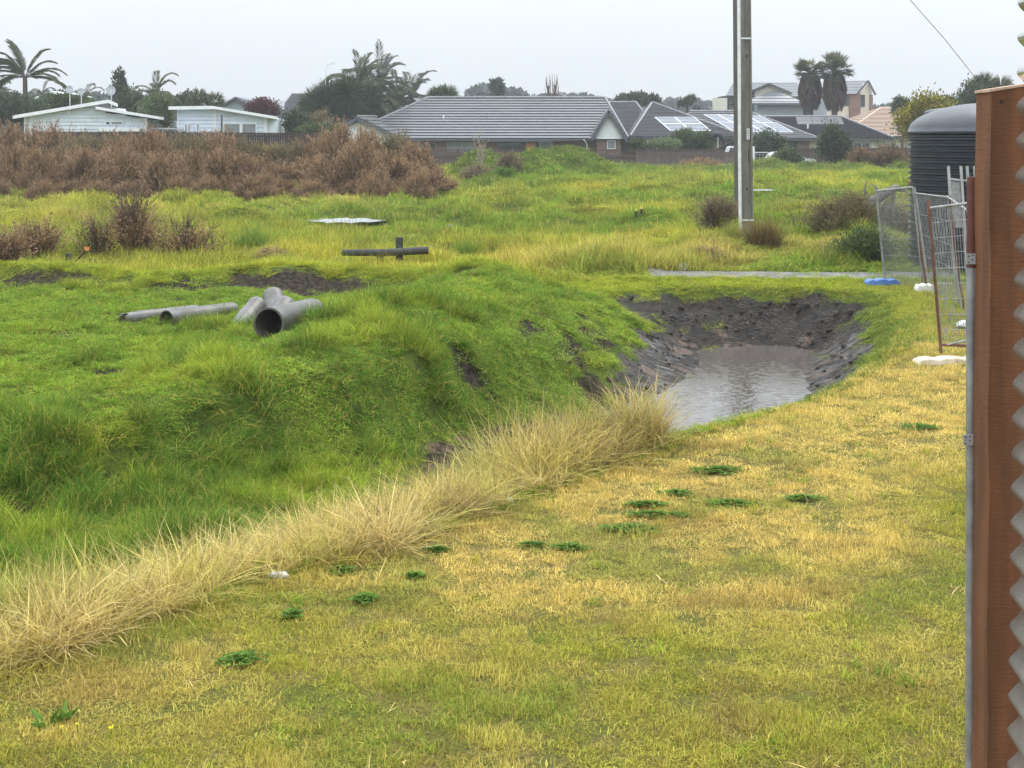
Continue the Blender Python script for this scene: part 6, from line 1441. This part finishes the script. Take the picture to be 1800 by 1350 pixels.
MB().tube([(px2X(1708, Yt), Yt, at(0, 470, Yt).z), (px2X(1710, Yt), Yt, at(0, 311, Yt).z)], .0128, 14).build('rusty_sleeve', paint('tube_primer', (.14, .045, .03), (.09, .03, .022), .5, 6, dirt=(.2, .09, .06), dscale=8), e)
for y, dx in ((455, 0), (773, -5)):
    c = at(1709+dx, y, Yt-.014); s_ = MB().box(c.x-.0145, c.x+.016, c.y-.002, c.y, c.z-.0125, c.z+.0125).build('strap', paint('perforated_strap', (.55, .57, .60), (.45, .47, .5), .35, 20, metal=.3), e)
    h = MB()
    for i, j in ((-.009, .006), (0, -.002), (.009, .006), (-.009, -.008), (.009, -.008), (.001, .008)): h.tube([(c.x+i, c.y-.0026, c.z+j), (c.x+i, c.y-.002, c.z+j)], .0017, 8)
    h.build('hole', M['dark'], s_)
# corrugated sheet: waves run level, seen almost edge-on, nearest the camera
m_, t, o_ = new_mat('corrugated_sheet_paint')
p = N(t, 'ShaderNodeBsdfPrincipled'); c = mixc(t, ramp01(t, noise(t, 12, 4, objvec(t)), .4, .65), (.50, .52, .48), (.40, .42, .37)); t.links.new(c, p.inputs['Base Color']); p.inputs['Roughness'].default_value = .22; p.inputs['Specular IOR Level'].default_value = 1; p.inputs['Coat Weight'].default_value = .6; p.inputs['IOR'].default_value = 1.7
p.inputs['Metallic'].default_value = .35
t.links.new(p.outputs[0], o_.inputs['Surface'])
A_ = Vector((px2X(1797, 3.0), 3.0, 0)); B_ = Vector((1.07, 2.45, 0)); n_ = (B_-A_).normalized(); side = Vector((-n_.y, n_.x, 0)); side = side if side.x < 0 else -side
zs = np.linspace(0, 3.7, 900); vs = []; U = [0, .18, .36, .57, .9]
for th in (0, .0035):
    for u_ in U:
        for z in zs:
            q = A_+n_*u_+side*(.0125*math.cos(2*PI*z/.0762)-.002+th+(2.9-z)*.014); vs.append((q.x, q.y, z))
nz_ = len(zs); nu = len(U); fs = []
for l in range(2):
    for i in range(nu-1):
        for j in range(nz_-1): a = l*nu*nz_+i*nz_+j; fs.append((a, a+1, a+nz_+1, a+nz_))
for j in range(nz_-1):
    fs.append((j, j+1, nu*nz_+j+1, nu*nz_+j))
mb = MB().add(vs, fs, True); o = mb.build('corrugated_sheet', m_, None, (A_.x, A_.y, 0)); tag(o, 'corrugated metal sheet edge, wavy and glossy, at the right border', 'sheet')

# ------------------------------------------------------------------ clover patches and flowers on the lawn
def clover(label, x, y, w_, d_, seed, n=None, mat='clover'):
    c = onground(x, y); wd = w_/FPX*c.y/2; dp = d_; r = np.random.default_rng(seed); n = n or int(480*wd*2*dp/.1)+90
    q = r.normal(0, .5, (n, 2)); q = q[(np.hypot(*q.T) < 1.3) & (vnoise(q[:, 0]*3+seed, q[:, 1]*3, seed) > .28)]; k = len(q); X_ = q[:, 0]*wd; Yy = q[:, 1]*dp
    z = ground(c.x+X_, c.y+Yy)-c.z+.022+.018*(1-np.clip(np.hypot(*q.T), 0, 1))*(.5+r.random(k)); parts = []
    for a3 in range(3):
        a = r.random(k)*2*PI+a3*2.1; D = np.stack([np.cos(a), np.sin(a), .35*r.random(k)], -1); parts.append(leaves(np.stack([X_, Yy, z], -1), D, .026*(.7+.6*r.random(k)), .02, seed+a3, up=np.tile([0, 0, 1.], (k, 1))))
    o = put('clover_patch', leaf_mesh('clover_patch', parts, F[mat]), None, c); tag(o, label, 'clover patch')
for i, (x, y, w_, d_, lb) in enumerate([(1262, 830, 84, .13, 'tallest dark green clover clump on the straw lawn below the pond'), (1615, 754, 68, .14, 'dark green clover patch near the steel tube, top right of the lawn'),
    (1190, 871, 58, .09, 'small clover patch just below the tallest clump'), (1138, 891, 72, .07, 'thin long clover patch, upper one of the stacked trio'), (1150, 909, 100, .07, 'thin faint clover patch, middle one of the stacked trio'),
    (1108, 934, 95, .11, 'thick clover patch, lowest of the stacked trio'), (1286, 889, 78, .08, 'clover patch right of the stacked trio'), (1412, 880, 68, .07, 'faint clover patch farther right in the middle lawn'),
    (934, 963, 44, .05, 'tiny clover tuft left of the stacked trio'), (1000, 967, 66, .06, 'faint clover streak below left of the stacked trio'), (770, 971, 36, .05, 'tiny clover tuft nearest the dry grass foot'),
    (600, 1008, 50, .09, 'clover clump right of the pale pink scraps'), (640, 1058, 40, .08, 'round clover clump below the dry grass'), (515, 1085, 34, .06, 'small clover tuft low in the left lawn'), (728, 1018, 34, .05, 'tiny clover tuft in the middle left lawn'), (425, 1165, 76, .10, 'blue green leafy weed patch in the lower left lawn')]):
    clover(lb, x, y, w_, d_, 800+i)
def dock(label, x, y, seed):
    c = onground(x, y); r = np.random.default_rng(seed); k = 9; a = r.random(k)*2*PI; D = np.stack([np.cos(a), np.sin(a), .5+.9*r.random(k)], -1)
    o = put('broadleaf_weed', leaf_mesh('broadleaf_weed', [leaves(np.zeros((k, 3)), D, .09+.05*r.random(k), .032, seed)], F['clover']), None, c); tag(o, label, 'weed')
dock('upright broad leaved weed near the yellow flowers', 112, 1268, 861); dock('flat broad leaved weed left of the upright one', 82, 1278, 862)
Mpet = leafmat('petal', [(0, (.85, .72, .03)), (1, (.95, .85, .08))], .3)
for i, (x, y, lb) in enumerate(((195, 1300, 'brightest yellow flower in the lower left lawn'), (136, 1293, 'small yellow flower seen side-on, middle one'), (108, 1298, 'faint yellow flower, leftmost of three'))):
    c = onground(x, y); e = empty('yellow_flower', c, lb, 'flower'); k = 6; a = np.arange(k)*2*PI/k; s_ = .011 if i == 0 else .008
    D = np.stack([np.cos(a), np.sin(a)*.7-.3, .5+0*a], -1); put('petal', leaf_mesh('petal', [leaves(np.tile([0, 0, .055], (k, 1)), D, s_*1.6, s_, 870+i)], Mpet), e); MB().tube([c, c+Vector((0, 0, .055))], .0012, 5).build('stem', TUSS['green'], e)

# ------------------------------------------------------------------ damp air
m, t, o_ = new_mat('damp_air'); pv = N(t, 'ShaderNodeVolumePrincipled'); pv.inputs['Color'].default_value = (.93, .96, 1, 1); pv.inputs['Density'].default_value = .0006; pv.inputs['Anisotropy'].default_value = .2
t.links.new(pv.outputs[0], o_.inputs['Volume'])
HAZE = MB().box(-600, 600, -60, 960, -3, 22).build('haze', m, None, (0, 0, 0)); tag(HAZE, kind='stuff')
